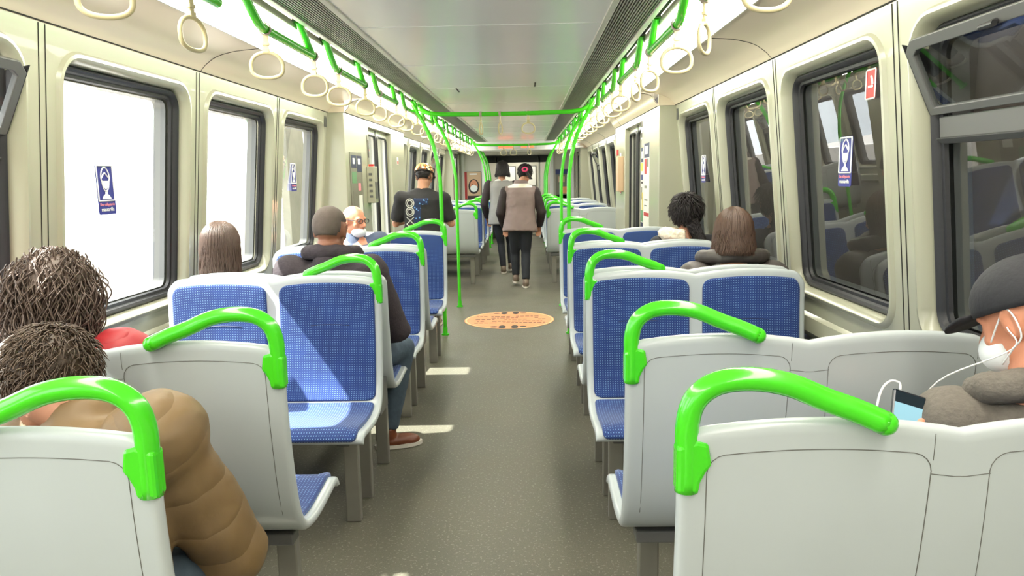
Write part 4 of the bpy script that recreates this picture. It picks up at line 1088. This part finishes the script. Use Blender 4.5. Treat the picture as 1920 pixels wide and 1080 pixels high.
# man in a cap and grey sweater with a phone, nearest right window seat
Jc = seated(1.215, 1.25, 1.125, .10, shL=(1.09, 1.50, .885), shR=(1.36, 1.52, .90), elL=(1.05, 1.56, .70), wrL=(1.01, 1.56, .80), elR=(1.38, 1.6, .68), wrR=(1.2, 1.66, .80),
            head=(1.225, 1.50, 1.115), neck=(1.21, 1.46, .95), hf=(-.42, .80, -.40), hdL=(-.30, -.45, .75), hupL=(-.5, .5, -.2), knL=(1.10, 1.72, .53), knR=(1.32, 1.72, .53), anL=(1.10, 1.72, .09), anR=(1.32, 1.72, .09))
p = Person('person in a dark cap and grey sweater looking at a phone, nearest right window seat', (1.22, 1.42, 0), Jc, 'skin_red')
p.top('sweater', 1.16, 1.25, disp=(.012, .12), collar=None); p.hood('sweater', .05, .075, .035); p.trousers('jeans'); p.shoes('shoe_grey')
mb = MB(); p.scalp(mb, 1.03, .05, -.01, -.05); p.make('hair', 'hair_grey', mb)
c, R = p.J['head'], p.R
cp = MB(); cp.ball(c+R @ Vector((0, -.012, .040)), (.092, .112, .095), 28, 18, R, lambda q: Vector((q.x, q.y, max(q.z, -.012)))); co = p.make('cap', 'black_cloth', cp)
vs = MB(); vs.poly([c+R @ Vector((.080*cos(t), .085+.085*sin(t), .032-.02*sin(t))) for t in [pi*k/14 for k in range(15)]], .006, R @ Vector((0, 0, 1))); p.make('visor', 'black_cloth', vs, co)
mk = MB(); mk.ball(c+R @ Vector((0, .058, -.050)), (.060, .058, .052), 18, 12, R); mo = p.make('face_mask', 'mask_white', mk)
lp = MB()
for s in (-1, 1):
    lp.tube(spline([c+R @ Vector(q) for q in ((s*.055, .06, -.03), (s*.076, .02, .005), (s*.084, -.008, .030), (s*.086, -.022, .010), (s*.082, -.020, -.03), (s*.072, .01, -.05), (s*.055, .05, -.075))], 5), .0018, 6)
p.make('ear_loop', 'mask_white', lp, mo)
ep = MB(); ep.tube(spline([c+R @ Vector((-.083, .0, -.005)), c+R @ Vector((-.085, .004, -.05)), Vector((1.08, 1.56, .97)), Vector((1.05, 1.62, .84))], 6), .0016, 6); p.make('earphone_cable', 'white', ep)
ph = empty('phone', (.975, 1.47, .905), 0, 'dark phone with a pale screen held over the nearest right seat back', 'phone')
R = Matrix.Rotation(radians(18), 4, 'Y') @ Matrix.Rotation(radians(-28), 4, 'X')
ph.rotation_euler = R.to_euler()
MB().box(-.036, .036, -.0, .009, -.07, .07).build('case', 'phone', ph, bevel=.004); MB().box(-.032, .032, -.0008, .0, -.06, .042).build('screen', 'screen', ph)
m = MB(); m.tube(spline([(-.020, .004, .07), (-.024, .004, .085), (-.045, .004, .082), (-.065, .0, .05), (-.072, .0, -.02)], 6), .0025, 8); m.build('charging_cable', 'white', ph, smooth=True)
